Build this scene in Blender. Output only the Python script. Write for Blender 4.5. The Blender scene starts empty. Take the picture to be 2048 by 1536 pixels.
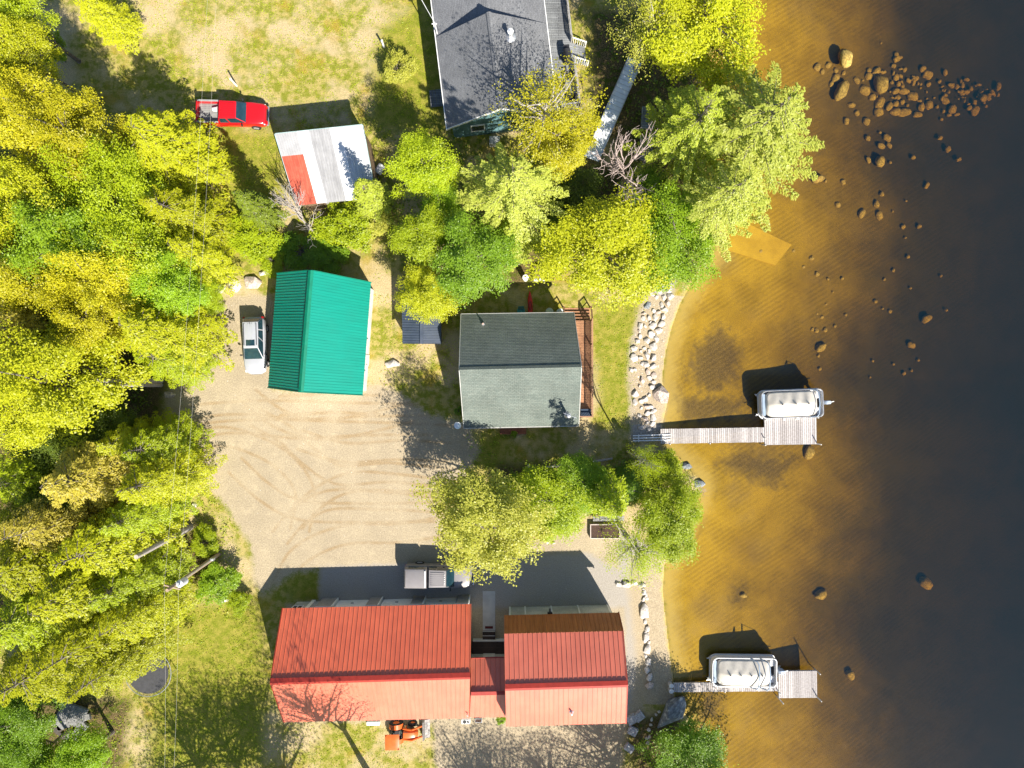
import bpy, bmesh, math, random
import numpy as np
from mathutils import Vector, Matrix, noise as mnoise
R = math.radians
S, H = 0.042, 57.3            # metres per photo pixel on the ground, height of the drone
random.seed(7); rng = np.random.default_rng(7)
scene = bpy.context.scene
COL = scene.collection

def g(px, py, z=0.0):
    k = S*(H-z)/H
    return (px-1024)*k, (768-py)*k
def W(px, py, z=0.0):
    x, y = g(px, py, z); return Vector((x, y, z))

# ------------------------------------------------------------------ materials
MATS = {}
def nodes(name):
    m = bpy.data.materials.new(name); m.use_nodes = True
    nt = m.node_tree; nt.nodes.clear()
    out = nt.nodes.new('ShaderNodeOutputMaterial')
    return m, nt, out
def N(nt, typ, ins=None, **kw):
    n = nt.nodes.new(typ)
    for k, v in kw.items(): setattr(n, k, v)
    for k, v in (ins or {}).items():
        s = n.inputs[k]
        if isinstance(v, bpy.types.NodeSocket): nt.links.new(v, s)
        else: s.default_value = v
    return n
def c4(c): return (c[0], c[1], c[2], 1.0)
def mixc(nt, fac, a, b, mode='MIX'):
    n = nt.nodes.new('ShaderNodeMix'); n.data_type = 'RGBA'; n.blend_type = mode
    for s, v in ((n.inputs[0], fac), (n.inputs[6], a), (n.inputs[7], b)):
        if isinstance(v, bpy.types.NodeSocket): nt.links.new(v, s)
        elif isinstance(v, (tuple, list)): s.default_value = c4(v)
        else: s.default_value = v
    return n.outputs[2]
def ramp(nt, fac, lo, hi, a=0.0, b=1.0):
    n = N(nt, 'ShaderNodeMapRange', {'Value': fac, 'From Min': lo, 'From Max': hi, 'To Min': a, 'To Max': b}, clamp=True)
    n.interpolation_type = 'SMOOTHSTEP'
    return n.outputs[0]
def noise(nt, co, scale, detail=3, rough=.6):
    return N(nt, 'ShaderNodeTexNoise', {'Vector': co, 'Scale': scale, 'Detail': detail, 'Roughness': rough}).outputs[0]
def math2(nt, op, a, b):
    n = nt.nodes.new('ShaderNodeMath'); n.operation = op
    for s, v in ((n.inputs[0], a), (n.inputs[1], b)):
        if isinstance(v, bpy.types.NodeSocket): nt.links.new(v, s)
        else: s.default_value = v
    return n.outputs[0]

def M(name, col, col2=None, rough=.6, metal=0, ns=2.5, bump=0, bs=30, spec=.4, coat=0, lo=.35, hi=.68, fine=0, streak=0):
    """plain painted / metal / stone surface: two tones mixed by noise, optional fine bump"""
    if name in MATS: return MATS[name]
    m, nt, out = nodes(name)
    co = N(nt, 'ShaderNodeTexCoord').outputs['Object']
    if col2 is None: col2 = tuple(x*.8 for x in col)
    f = ramp(nt, noise(nt, co, ns, 5), lo, hi)
    c = mixc(nt, f, col, col2)
    if streak:
        uv = N(nt, 'ShaderNodeMapping', {'Vector': N(nt, 'ShaderNodeTexCoord').outputs['UV'], 'Scale': (2.6, .22, 1)}).outputs[0]
        f2 = ramp(nt, math2(nt, 'ADD', math2(nt, 'MULTIPLY', noise(nt, uv, 1.6, 4), .7), math2(nt, 'MULTIPLY', noise(nt, co, .6, 3), .3)), .3, .7, 1-streak, 1+streak)
        c = mixc(nt, 1.0, c, N(nt, 'ShaderNodeCombineXYZ', {0: f2, 1: f2, 2: f2}).outputs[0], 'MULTIPLY')
    if fine:
        f2 = ramp(nt, noise(nt, co, fine, 2), .3, .7, .6, 1.35)
        c = mixc(nt, 1.0, c, N(nt, 'ShaderNodeCombineXYZ', {0: f2, 1: f2, 2: f2}).outputs[0], 'MULTIPLY')
    b = N(nt, 'ShaderNodeBsdfPrincipled', {'Base Color': c, 'Roughness': rough, 'Metallic': metal, 'Specular IOR Level': spec, 'Coat Weight': coat})
    if bump:
        bn = N(nt, 'ShaderNodeBump', {'Strength': bump, 'Distance': .02, 'Height': noise(nt, co, bs, 3)})
        nt.links.new(bn.outputs[0], b.inputs['Normal'])
    nt.links.new(b.outputs[0], out.inputs[0])
    MATS[name] = m
    return m

def Mbrick(name, c1, c2, mort, bw, bh, off=.5, msize=.008, rough=.85, bump=.5, ns=.5, dirt=.25):
    """shingles or planks laid out in metres on the UVs the builder writes"""
    if name in MATS: return MATS[name]
    m, nt, out = nodes(name)
    uv = N(nt, 'ShaderNodeTexCoord').outputs['UV']
    br = N(nt, 'ShaderNodeTexBrick', {'Vector': uv, 'Color1': c4(c1), 'Color2': c4(c2), 'Mortar': c4(mort), 'Scale': 1.0,
           'Mortar Size': msize, 'Mortar Smooth': .3, 'Brick Width': bw, 'Row Height': bh, 'Bias': 0.0})
    br.offset = off
    ob = N(nt, 'ShaderNodeTexCoord').outputs['Object']
    f = ramp(nt, noise(nt, ob, ns, 6), .3, .75, 1-dirt, 1+dirt)
    f2 = ramp(nt, noise(nt, ob, 14, 2), .25, .75, .8, 1.2)
    f = math2(nt, 'MULTIPLY', f, f2)
    c = mixc(nt, 1.0, br.outputs[0], N(nt, 'ShaderNodeCombineXYZ', {0: f, 1: f, 2: f}).outputs[0], 'MULTIPLY')
    b = N(nt, 'ShaderNodeBsdfPrincipled', {'Base Color': c, 'Roughness': rough, 'Specular IOR Level': .25})
    bn = N(nt, 'ShaderNodeBump', {'Strength': bump, 'Distance': .02, 'Height': br.outputs[1]}, invert=True)
    nt.links.new(bn.outputs[0], b.inputs['Normal'])
    nt.links.new(b.outputs[0], out.inputs[0])
    MATS[name] = m
    return m

def Mleaf(name, a, b, trans=.45, tint=(1.1, 1.15, .6)):
    """leaves: colour varies leaf by leaf and a little tree by tree; light passes through"""
    if name in MATS: return MATS[name]
    m, nt, out = nodes(name)
    geo = N(nt, 'ShaderNodeNewGeometry'); oi = N(nt, 'ShaderNodeObjectInfo')
    co = N(nt, 'ShaderNodeTexCoord').outputs['Object']
    f = ramp(nt, geo.outputs['Random Per Island'], 0, 1)
    f = math2(nt, 'ADD', math2(nt, 'MULTIPLY', f, .6), math2(nt, 'MULTIPLY', noise(nt, co, .9, 2), .4))
    c = mixc(nt, f, a, b)
    v = N(nt, 'ShaderNodeMapRange', {'Value': oi.outputs['Random'], 'To Min': .88, 'To Max': 1.1}).outputs[0]
    c = mixc(nt, 1.0, c, N(nt, 'ShaderNodeCombineXYZ', {0: v, 1: v, 2: v}).outputs[0], 'MULTIPLY')
    d = N(nt, 'ShaderNodeBsdfDiffuse', {'Color': c, 'Roughness': .8})
    t = N(nt, 'ShaderNodeBsdfTranslucent', {'Color': mixc(nt, 1.0, c, tint, 'MULTIPLY')})
    gl = N(nt, 'ShaderNodeBsdfGlossy', {'Color': (1, 1, 1, 1), 'Roughness': .45})
    s = N(nt, 'ShaderNodeMixShader', {0: trans, 1: d.outputs[0], 2: t.outputs[0]})
    s = N(nt, 'ShaderNodeMixShader', {0: .02, 1: s.outputs[0], 2: gl.outputs[0]})
    nt.links.new(s.outputs[0], out.inputs[0])
    MATS[name] = m
    return m

# ------------------------------------------------------------------ mesh builder
class MB:
    def __init__(self, org=(0, 0, 0)):
        self.v, self.f, self.fm = [], [], []
        self.o = Vector(org); self.m = 0; self.T = None
    def add(self, vs, fs):
        n = len(self.v)
        for p in vs:
            p = Vector(p)
            if self.T is not None: p = self.T @ p
            self.v.append(p-self.o)
        for f in fs:
            self.f.append([i+n for i in f]); self.fm.append(self.m)
        return self
    def quad(self, *ps): return self.add(ps, [list(range(len(ps)))])
    def box(self, x0, x1, y0, y1, z0, z1):
        return self.add([(x0,y0,z0),(x1,y0,z0),(x1,y1,z0),(x0,y1,z0),(x0,y0,z1),(x1,y0,z1),(x1,y1,z1),(x0,y1,z1)],
            [(3,2,1,0),(4,5,6,7),(0,1,5,4),(1,2,6,5),(2,3,7,6),(3,0,4,7)])
    def bar(self, a, b, w, h, up=(0, 0, 1)):
        a, b = Vector(a), Vector(b); d = (b-a).normalized(); up = Vector(up)
        s = d.cross(up)
        if s.length < 1e-4: s = d.cross(Vector((1, 0, 0)))
        s.normalize(); u = s.cross(d).normalized(); s *= w/2; u *= h/2
        return self.add([a-s-u,a+s-u,a+s+u,a-s+u,b-s-u,b+s-u,b+s+u,b-s+u],
            [(0,1,2,3),(7,6,5,4),(0,4,5,1),(1,5,6,2),(2,6,7,3),(3,7,4,0)])
    def tube(self, pts, r, n=8, cap=True):
        pts = [Vector(p) for p in pts]
        rs = r if isinstance(r, (list, tuple)) else [r]*len(pts)
        vs, fs = [], []
        for i, p in enumerate(pts):
            d = (pts[min(i+1, len(pts)-1)]-pts[max(i-1, 0)]).normalized()
            a = d.orthogonal().normalized() if abs(d.z) > .95 else d.cross(Vector((0, 0, 1))).normalized()
            b = d.cross(a)
            for k in range(n):
                t = 2*math.pi*k/n
                vs.append(p+a*(math.cos(t)*rs[i])+b*(math.sin(t)*rs[i]))
        for i in range(len(pts)-1):
            for k in range(n):
                fs.append((i*n+k, i*n+(k+1) % n, (i+1)*n+(k+1) % n, (i+1)*n+k))
        if cap:
            fs.append(tuple(range(n-1, -1, -1))); fs.append(tuple((len(pts)-1)*n+k for k in range(n)))
        return self.add(vs, fs)
    def prism(self, poly, z0, z1):
        n = len(poly)
        return self.add([(p[0], p[1], z0) for p in poly]+[(p[0], p[1], z1) for p in poly],
            [tuple(range(n-1, -1, -1)), tuple(range(n, 2*n))]+[(i, (i+1) % n, n+(i+1) % n, n+i) for i in range(n)])
    def loft(self, rings, cap=True):
        n = len(rings[0]); vs = [p for r in rings for p in r]
        fs = [(i*n+k, i*n+(k+1) % n, (i+1)*n+(k+1) % n, (i+1)*n+k) for i in range(len(rings)-1) for k in range(n)]
        if cap: fs += [tuple(range(n-1, -1, -1)), tuple((len(rings)-1)*n+k for k in range(n))]
        return self.add(vs, fs)
    def grid(self, P):          # rows of points
        nr, nc = len(P), len(P[0])
        return self.add([p for r in P for p in r], [(i*nc+j, i*nc+j+1, (i+1)*nc+j+1, (i+1)*nc+j) for i in range(nr-1) for j in range(nc-1)])
    def slab(self, r1, r2, e2, e1, th=.06, rib=None, rh=.035, rw=.05, ribtop=0):
        """roof slope from ridge edge r1-r2 down to eave edge e1-e2, with raised ribs"""
        r1, r2, e2, e1 = map(Vector, (r1, r2, e2, e1))
        n = (r2-r1).cross(e1-r1).normalized()
        if n.z < 0: n = -n
        self.add([r1, r2, e2, e1]+[p-n*th for p in (r1, r2, e2, e1)],
            [(0,1,2,3),(7,6,5,4),(0,4,5,1),(1,5,6,2),(2,6,7,3),(3,7,4,0)])
        if rib:
            L = (r2-r1).length; k = max(1, round(L/rib)); w = (r2-r1).normalized()*rw/2
            for i in range(k+1):
                t = (i/k)*.996+.002
                a = r1.lerp(r2, t); b = e1.lerp(e2, t)
                self.add([a-w, a+w, b+w, b-w, a-w*.5+n*rh, a+w*.5+n*rh, b+w*.5+n*rh, b-w*.5+n*rh],
                    [(4,5,6,7),(0,1,5,4),(1,2,6,5),(2,3,7,6),(3,0,4,7)])
        return self
    def build(self, name, mats, parent=None, smooth=False, bevel=0, seg=2, angle=35):
        me = bpy.data.meshes.new(name)
        me.from_pydata([tuple(p) for p in self.v], [], self.f)
        if not isinstance(mats, (list, tuple)): mats = [mats]
        for m in mats: me.materials.append(m)
        if len(mats) > 1: me.polygons.foreach_set('material_index', self.fm)
        uv = me.uv_layers.new(name='UVMap').data
        Z = Vector((0, 0, 1))
        me.update()
        for p in me.polygons:
            n = p.normal
            t = Z.cross(n)
            if t.length < .02: t = Vector((1, 0, 0))
            t.normalize(); b = n.cross(t)
            for li in p.loop_indices:
                q = me.vertices[me.loops[li].vertex_index].co
                uv[li].uv = (q.dot(t), q.dot(b))
        if smooth:
            me.polygons.foreach_set('use_smooth', [True]*len(me.polygons))
            me.set_sharp_from_angle(angle=R(angle))
        ob = bpy.data.objects.new(name, me); COL.objects.link(ob)
        if parent is None: ob.location = self.o
        else: ob.parent = parent
        if bevel:
            md = ob.modifiers.new('Bevel', 'BEVEL'); md.width = bevel; md.segments = seg; md.limit_method = 'ANGLE'; md.angle_limit = R(30)
            md.harden_normals = False
            if not smooth: me.polygons.foreach_set('use_smooth', [False]*len(me.polygons))
        return ob

def thing(name, label, cat, loc=(0, 0, 0), rz=0, group=None):
    o = bpy.data.objects.new(name, None); COL.objects.link(o)
    o.location = loc; o.rotation_euler = (0, 0, rz); o.empty_display_size = .3
    return tag(o, label, cat, group)
def tag(o, label, cat, group=None):
    o['label'] = label; o['category'] = cat
    if group: o['group'] = group
    return o
def structure(o, kind='structure'):
    o['kind'] = kind; return o
def dup(root, loc=None, rz=None, label=None, group=None):
    r = root.copy(); COL.objects.link(r)
    if loc is not None: r.location = loc
    if rz is not None: r.rotation_euler = (0, 0, rz)
    if label: r['label'] = label
    if group: r['group'] = group
    for ch in list(root.children):
        c = ch.copy(); COL.objects.link(c); c.parent = r
        for gc in list(ch.children):
            d = gc.copy(); COL.objects.link(d); d.parent = c
    return r

# ------------------------------------------------------------------ camera, sun, sky
cd = bpy.data.cameras.new('camera'); cam = bpy.data.objects.new('camera', cd); COL.objects.link(cam)
cam.location = (0, 0, H); cam.rotation_euler = (0, 0, 0)
cd.sensor_width = 36; cd.lens = 36*H/(2048*S); cd.clip_end = 5000; cd.clip_start = .5
scene.camera = cam
EL = R(42); to_sun = Vector((.5*math.cos(EL), -.866*math.cos(EL), math.sin(EL))).normalized()
ld = bpy.data.lights.new('sun', 'SUN'); ld.energy = 4.6; ld.angle = R(.55); ld.color = (1, .93, .82)
sun = bpy.data.objects.new('sun', ld); COL.objects.link(sun)
sun.rotation_euler = (-to_sun).to_track_quat('-Z', 'Y').to_euler(); sun.location = (20, -40, 80)
wd = bpy.data.worlds.new('World'); scene.world = wd; wd.use_nodes = True
nt = wd.node_tree; nt.nodes.clear()
sky = N(nt, 'ShaderNodeTexSky', sky_type='NISHITA', sun_disc=False, sun_elevation=EL, sun_rotation=R(150), altitude=100, air_density=1.0, dust_density=.6, ozone_density=3.0)
bg = N(nt, 'ShaderNodeBackground', {'Color': sky.outputs[0], 'Strength': .072})
wo = N(nt, 'ShaderNodeOutputWorld'); nt.links.new(bg.outputs[0], wo.inputs[0])
scene.view_settings.view_transform = 'Standard'; scene.view_settings.look = 'None'
scene.view_settings.exposure = 1.25; scene.view_settings.gamma = 1
scene.cycles.max_bounces = 6; scene.cycles.transparent_max_bounces = 12
scene.cycles.diffuse_bounces = 3; scene.cycles.caustics_reflective = False; scene.cycles.caustics_refractive = False

# ------------------------------------------------------------------ ground and lake bed (one sheet), water
SHORE = [(1450,-9000),(1450,-300),(1440,60),(1405,150),(1400,300),(1440,430),(1428,500),(1408,532),(1380,572),(1360,610),(1344,655),(1332,705),(1325,760),(1335,810),
         (1325,850),(1330,890),(1372,930),(1402,965),(1392,1010),(1352,1080),(1330,1130),(1326,1180),(1331,1230),(1338,1290),(1345,1340),(1352,1400),(1378,1440),(1392,1500),(1400,1600),(1430,1900),(1430,9000)]
def sdist(X, Y, poly, closed=True):
    """signed distance in metres, positive inside poly (given in photo pixels on the ground)"""
    P = np.array([g(*p) for p in poly]); d = np.full(X.shape, 1e18); ins = np.zeros(X.shape, bool)
    n = len(P)
    for i in range(n):
        a, b = P[i], P[(i+1) % n]; e = b-a
        wx, wy = X-a[0], Y-a[1]
        t = np.clip((wx*e[0]+wy*e[1])/(e@e), 0, 1)
        d = np.minimum(d, (wx-e[0]*t)**2+(wy-e[1]*t)**2)
        if e[1] != 0:
            c = ((a[1] <= Y) & (b[1] > Y)) | ((b[1] <= Y) & (a[1] > Y))
            xi = a[0]+(Y-a[1])/e[1]*e[0]
            ins ^= c & (X < xi)
    d = np.sqrt(d)
    return np.where(ins, d, -d)
def pdist(X, Y, line):
    P = np.array([g(*p) for p in line]); d = np.full(X.shape, 1e18)
    for a, b in zip(P[:-1], P[1:]):
        e = b-a; wx, wy = X-a[0], Y-a[1]
        t = np.clip((wx*e[0]+wy*e[1])/(e@e), 0, 1)
        d = np.minimum(d, (wx-e[0]*t)**2+(wy-e[1]*t)**2)
    return np.sqrt(d)
LAKE = SHORE+[(40000, 9000), (40000, -9000)]
WATER_Z = -.14
def bed_z(sd):
    dep = .075*sd+.0022*sd*sd
    return np.where(sd < 0, -.14*np.clip((sd+2.2)/2.2, 0, 1)**1.5, -.14-np.minimum(dep, 9.0))
def bed_at(px, py):
    x, y = g(px, py); sd = sdist(np.array([x]), np.array([y]), LAKE)
    return float(bed_z(sd)[0])
def axis(a, b, step, far):
    inner = np.arange(a, b, step); out = []
    s, p = step, b
    while p < far:
        out.append(p); s *= 1.35; p += s
    lo = []; s, p = step, a-step
    while p > -far:
        lo.append(p); s *= 1.35; p -= s
    return np.concatenate([np.array(lo[::-1]), inner, np.array(out), [far]])
ax, ay = axis(-46, 46, .125, 900), axis(-35, 35, .125, 900)
X, Y = np.meshgrid(ax, ay)
sd = sdist(X, Y, LAKE)
Zg = bed_z(sd)
fine = (np.abs(X) < 47) & (np.abs(Y) < 36)
wob = .03*np.sin(X*.9+1.3*np.sin(Y*.5))*np.sin(Y*.8+.7*np.sin(X*.7))
Zg = Zg+np.where(sd > 1.5, wob*1.6, 0)
GRAVEL = [(415,612),(470,590),(548,590),(548,780),(745,770),(790,780),(860,830),(935,845),(960,900),(930,960),(870,1000),(900,1080),(1090,1085),(1170,1050),(1250,1070),(1320,1110),(1322,1180),
          (1285,1300),(1285,1420),(1255,1450),(1235,1600),(880,1700),(865,1450),(600,1440),(575,1210),(640,1200),(640,1140),(590,1145),(525,1190),(508,1170),(500,1090),(455,1020),(400,950),(338,885),(328,800),(365,720),(378,650)]
fields = {
 'gravel': sdist(X, Y, GRAVEL),
 'lush': np.maximum.reduce([sdist(X, Y, p) for p in (
    [(1195,600),(1285,590),(1270,680),(1262,840),(1200,850),(1190,700)], [(940,870),(1010,870),(1000,945),(945,930)],
    [(560,1140),(640,1140),(650,1200),(580,1210)], [(320,1200),(520,1210),(530,1536),(300,1536)], [(840,0),(760,60),(740,250),(880,280),(900,120)], [(440,400),(560,440),(560,530),(450,520)], [(400,260),(560,265),(570,400),(470,420)])]),
 'soil': np.maximum.reduce([sdist(X, Y, p) for p in (
    [(1005,505),(1085,500),(1100,570),(1010,575)], [(995,930),(1080,930),(1050,985),(985,985)], [(340,1060),(440,1080),(430,1150),(330,1180)], [(-200,300),(330,300),(360,560),(330,780),(300,900),(330,960),(300,1250),(-200,1300)],
    [(1100,330),(1290,330),(1290,420),(1100,520)], [(1180,20),(1400,20),(1400,560),(1330,560),(1280,330),(1190,250)], [(1250,1440),(1360,1420),(1390,1600),(1280,1600)],[(40,1380),(260,1400),(240,1600),(40,1600)])]),
 'crushed_shade': np.maximum.reduce([sdist(X, Y, p) for p in (
    [(1300,565),(1352,560),(1335,640),(1318,740),(1330,870),(1262,885),(1258,700),(1275,640)], [(1240,1060),(1310,1100),(1318,1180),(1235,1160)], [(640,1135),(1175,1105),(1290,1170),(1280,1300),(1255,1440),(1250,1215),(640,1215)])]),  # last patch: grey gravel, widened to paint the house shadow's bluish tone
 'sand': np.where(sd < 0, 1.9-np.abs(sd+1.0), -2) * np.where(((Y < g(0,590)[1]) & (Y > g(0,850)[1])) | ((Y < g(0,1110)[1]) & (Y > g(0,1410)[1])), 1, 0) - np.where(((Y < g(0,590)[1]) & (Y > g(0,850)[1])) | ((Y < g(0,1110)[1]) & (Y > g(0,1410)[1])), 0, 2),
 'bed': sd,
 'weed': np.maximum.reduce([sdist(X, Y, p) for p in (
    [(1395,690),(1440,650),(1490,700),(1480,760),(1430,790),(1400,780),(1370,740)], [(1360,800),(1420,790),(1500,800),(1490,830),(1420,850),(1360,840)], [(1440,935),(1470,900),(1600,920),(1560,980)],
    [(1480,1180),(1495,1190),(1488,1210),(1470,1205)], [(1410,1395),(1440,1400),(1440,1440),(1400,1430)], [(1380,1400),(1400,1400),(1410,1480),(1390,1490)])]),
}
TRACKS = [[(325,840),(420,826),(540,820),(680,824),(800,827),(900,832)], [(330,880),(420,852),(500,848),(600,858),(720,852),(860,850)], [(335,905),(430,874),(500,886),(570,925),(610,985),(600,1060)],
 [(500,795),(560,838),(640,860),(740,845),(830,822)], [(510,835),(570,868),(620,915),(680,950),(780,945),(910,958)], [(470,930),(530,985),(600,1020),(720,1026),(870,1024)],
 [(590,1045),(630,1000),(700,965),(800,968),(920,985)], [(600,880),(690,905),(800,900),(900,905)], [(560,1075),(600,1030),(660,1000),(760,1000),(880,1005)], [(560,812),(660,806),(760,810)], [(900,1050),(800,1066),(690,1070),(600,1110),(560,1180)]]
def spline(P, n=9):
    P = [np.array(p, float) for p in P]; P = [2*P[0]-P[1]]+P+[2*P[-1]-P[-2]]; o = []
    for a, b, c_, d in zip(P, P[1:], P[2:], P[3:]):
        for t in np.arange(n)/n: o.append(.5*((2*b)+(c_-a)*t+(2*a-5*b+4*c_-d)*t*t+(3*b-a-3*c_+d)*t**3))
    return o+[P[-2]]
tr = np.full(X.shape, 9.0); box = (np.abs(X) < 32) & (np.abs(Y) < 24); Xb, Yb = X[box], Y[box]; tb = np.full(Xb.shape, 9.0)
for t in TRACKS:
    L = spline(t)
    for off in (-19, 19):
        M2 = []
        for k, p in enumerate(L):
            d = L[min(k+1, len(L)-1)]-L[max(k-1, 0)]; d = d/np.hypot(*d); M2.append((p[0]-d[1]*off, p[1]+d[0]*off))
        tb = np.minimum(tb, pdist(Xb, Yb, M2))
tr[box] = tb
nv = X.size; ny, nx = X.shape
me = bpy.data.meshes.new('ground')
me.vertices.add(nv)
me.vertices.foreach_set('co', np.stack([X, Y, Zg], -1).astype(np.float32).ravel())
ii = np.arange(nv).reshape(ny, nx)
q = np.stack([ii[:-1,:-1], ii[:-1,1:], ii[1:,1:], ii[1:,:-1]], -1).reshape(-1, 4)
def setfaces(me, q):
    k = q.shape[1]
    me.loops.add(q.size); me.loops.foreach_set('vertex_index', q.ravel().astype(np.int32))
    me.polygons.add(len(q)); me.polygons.foreach_set('loop_start', np.arange(0, q.size, k, dtype=np.int32))
    me.update(calc_edges=True); me.validate()
setfaces(me, q)
me.polygons.foreach_set('use_smooth', np.ones(len(q), bool))
for k, v in fields.items():
    a = me.attributes.new(k, 'FLOAT', 'POINT')
    a.data.foreach_set('value', (np.clip(v, -3, 60 if k == 'bed' else 3)).astype(np.float32).ravel())
a = me.attributes.new('track', 'FLOAT', 'POINT'); a.data.foreach_set('value', np.clip(tr, 0, 3).astype(np.float32).ravel())
ground = bpy.data.objects.new('ground', me); COL.objects.link(ground); structure(ground)
del X, Y, Zg, q, ii

m, nt, out = nodes('ground')
co = N(nt, 'ShaderNodeTexCoord').outputs['Object']
def attr(n): return N(nt, 'ShaderNodeAttribute', attribute_name=n).outputs['Fac']
nA, nB, nC, nD = noise(nt, co, .35, 4), noise(nt, co, 1.7, 5), noise(nt, co, 9, 3, .7), noise(nt, co, 30, 2, .8)
def zone(name, w=.5, amp=2.6, shift=0):
    s = math2(nt, 'ADD', attr(name), math2(nt, 'MULTIPLY', math2(nt, 'SUBTRACT', math2(nt, 'ADD', math2(nt, 'MULTIPLY', nB, .6), math2(nt, 'MULTIPLY', nC, .4)), .5), amp))
    return ramp(nt, s, -w+shift, w+shift)
# lawn: green blades, straw, moss
grass = mixc(nt, ramp(nt, nB, .40, .62), (.19,.20,.022), (.37,.30,.10))
grass = mixc(nt, ramp(nt, nA, .52, .70), grass, (.30,.22,.03))
grass = mixc(nt, ramp(nt, noise(nt, co, .22, 5), .46, .62, 0, .85), grass, (.46,.36,.21))
lushc = mixc(nt, ramp(nt, nB, .35, .7), (.17,.19,.016), (.30,.26,.05))
c = mixc(nt, zone('lush', .8, 2.4), grass, lushc)
soilc = mixc(nt, ramp(nt, nC, .35, .7), (.07,.06,.022), (.19,.13,.06))
soilc = mixc(nt, ramp(nt, nB, .48, .62), soilc, (.075,.09,.012))
c = mixc(nt, zone('soil', .6, 2.6), c, soilc)
grav = mixc(nt, ramp(nt, nA, .35, .65), (.385,.318,.215), (.335,.277,.19))
grav = mixc(nt, ramp(nt, noise(nt, co, .9, 6, .7), .50, .72, 0, .7), grav, (.46,.38,.255))
tf = math2(nt, 'ADD', attr('track'), math2(nt, 'MULTIPLY', math2(nt, 'SUBTRACT', nB, .5), .14))
tmask = math2(nt, 'MULTIPLY', ramp(nt, tf, .22, .04), ramp(nt, nA, .34, .66, .08, .55))
grav = mixc(nt, tmask, grav, (.27,.175,.075))
c = mixc(nt, zone('gravel', .35, 1.8), c, grav)
crush = mixc(nt, ramp(nt, nC, .35, .65), (.42,.38,.33), (.26,.235,.20))
c = mixc(nt, zone('crushed_shade', .3, 1.2), c, crush)
c = mixc(nt, zone('sand', .5, .9), c, mixc(nt, nB, (.34,.27,.17), (.40,.33,.23)))
spk = ramp(nt, nD, .30, .72, .66, 1.32); spk2 = ramp(nt, nC, .3, .7, .82, 1.18)
sp = math2(nt, 'MULTIPLY', spk, spk2)
c = mixc(nt, 1.0, c, N(nt, 'ShaderNodeCombineXYZ', {0: sp, 1: sp, 2: sp}).outputs[0], 'MULTIPLY')
# lake bed: ochre sand, sediment, weed; painted ripple light lines and deep-water dimming
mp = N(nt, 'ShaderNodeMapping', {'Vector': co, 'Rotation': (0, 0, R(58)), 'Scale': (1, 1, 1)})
ripple_light = N(nt, 'ShaderNodeTexWave', {'Vector': mp.outputs[0], 'Scale': .85, 'Distortion': 1.4, 'Detail': 2.0, 'Detail Scale': 1.2}).outputs[1]
bedc = mixc(nt, ramp(nt, noise(nt, co, .28, 5), .40, .66), (.48,.30,.022), (.36,.22,.016))
bedc = mixc(nt, math2(nt, 'MULTIPLY', ramp(nt, noise(nt, co, .13, 4), .50, .68), .35), bedc, (.24,.17,.08))
bedc = mixc(nt, ramp(nt, noise(nt, co, 5, 4, .75), .48, .75, 0, .30), bedc, (.22,.15,.06))
bedc = mixc(nt, math2(nt, 'MULTIPLY', zone('weed', .9, 5.5), .78), bedc, mixc(nt, ramp(nt, nC, .4, .65), (.085,.06,.028), (.20,.135,.05)))
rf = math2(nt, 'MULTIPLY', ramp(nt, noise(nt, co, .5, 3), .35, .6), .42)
bedc = mixc(nt, math2(nt, 'MULTIPLY', ripple_light, rf), bedc, mixc(nt, 1.0, bedc, (.5,.5,.5), 'MULTIPLY'))
sp3 = ramp(nt, nD, .3, .72, .75, 1.25)
bedc = mixc(nt, 1.0, bedc, N(nt, 'ShaderNodeCombineXYZ', {0: sp3, 1: sp3, 2: sp3}).outputs[0], 'MULTIPLY')
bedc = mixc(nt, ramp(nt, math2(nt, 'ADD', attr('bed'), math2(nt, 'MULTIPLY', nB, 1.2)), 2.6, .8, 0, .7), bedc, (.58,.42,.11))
silt_dim = ramp(nt, math2(nt, 'ADD', attr('bed'), math2(nt, 'MULTIPLY', math2(nt, 'SUBTRACT', nA, .5), 7)), 2.5, 19)  # sediment plus deep-water dimming, painted into the bed colour
bedc = mixc(nt, math2(nt, 'MULTIPLY', silt_dim, .92), bedc, mixc(nt, 1.0, bedc, (.07,.11,.18), 'MULTIPLY'))
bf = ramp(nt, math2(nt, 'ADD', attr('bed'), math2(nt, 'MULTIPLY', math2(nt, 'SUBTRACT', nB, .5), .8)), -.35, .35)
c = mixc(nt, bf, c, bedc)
b = N(nt, 'ShaderNodeBsdfPrincipled', {'Base Color': c, 'Roughness': .95, 'Specular IOR Level': .15})
hh = math2(nt, 'ADD', nD, math2(nt, 'MULTIPLY', nC, 1.5))
hh = math2(nt, 'MULTIPLY', hh, ramp(nt, bf, 0, 1, 1, .06))
bn = N(nt, 'ShaderNodeBump', {'Strength': .5, 'Distance': .05, 'Height': hh}); nt.links.new(bn.outputs[0], b.inputs['Normal'])
nt.links.new(b.outputs[0], out.inputs[0]); ground.data.materials.append(m)

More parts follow.
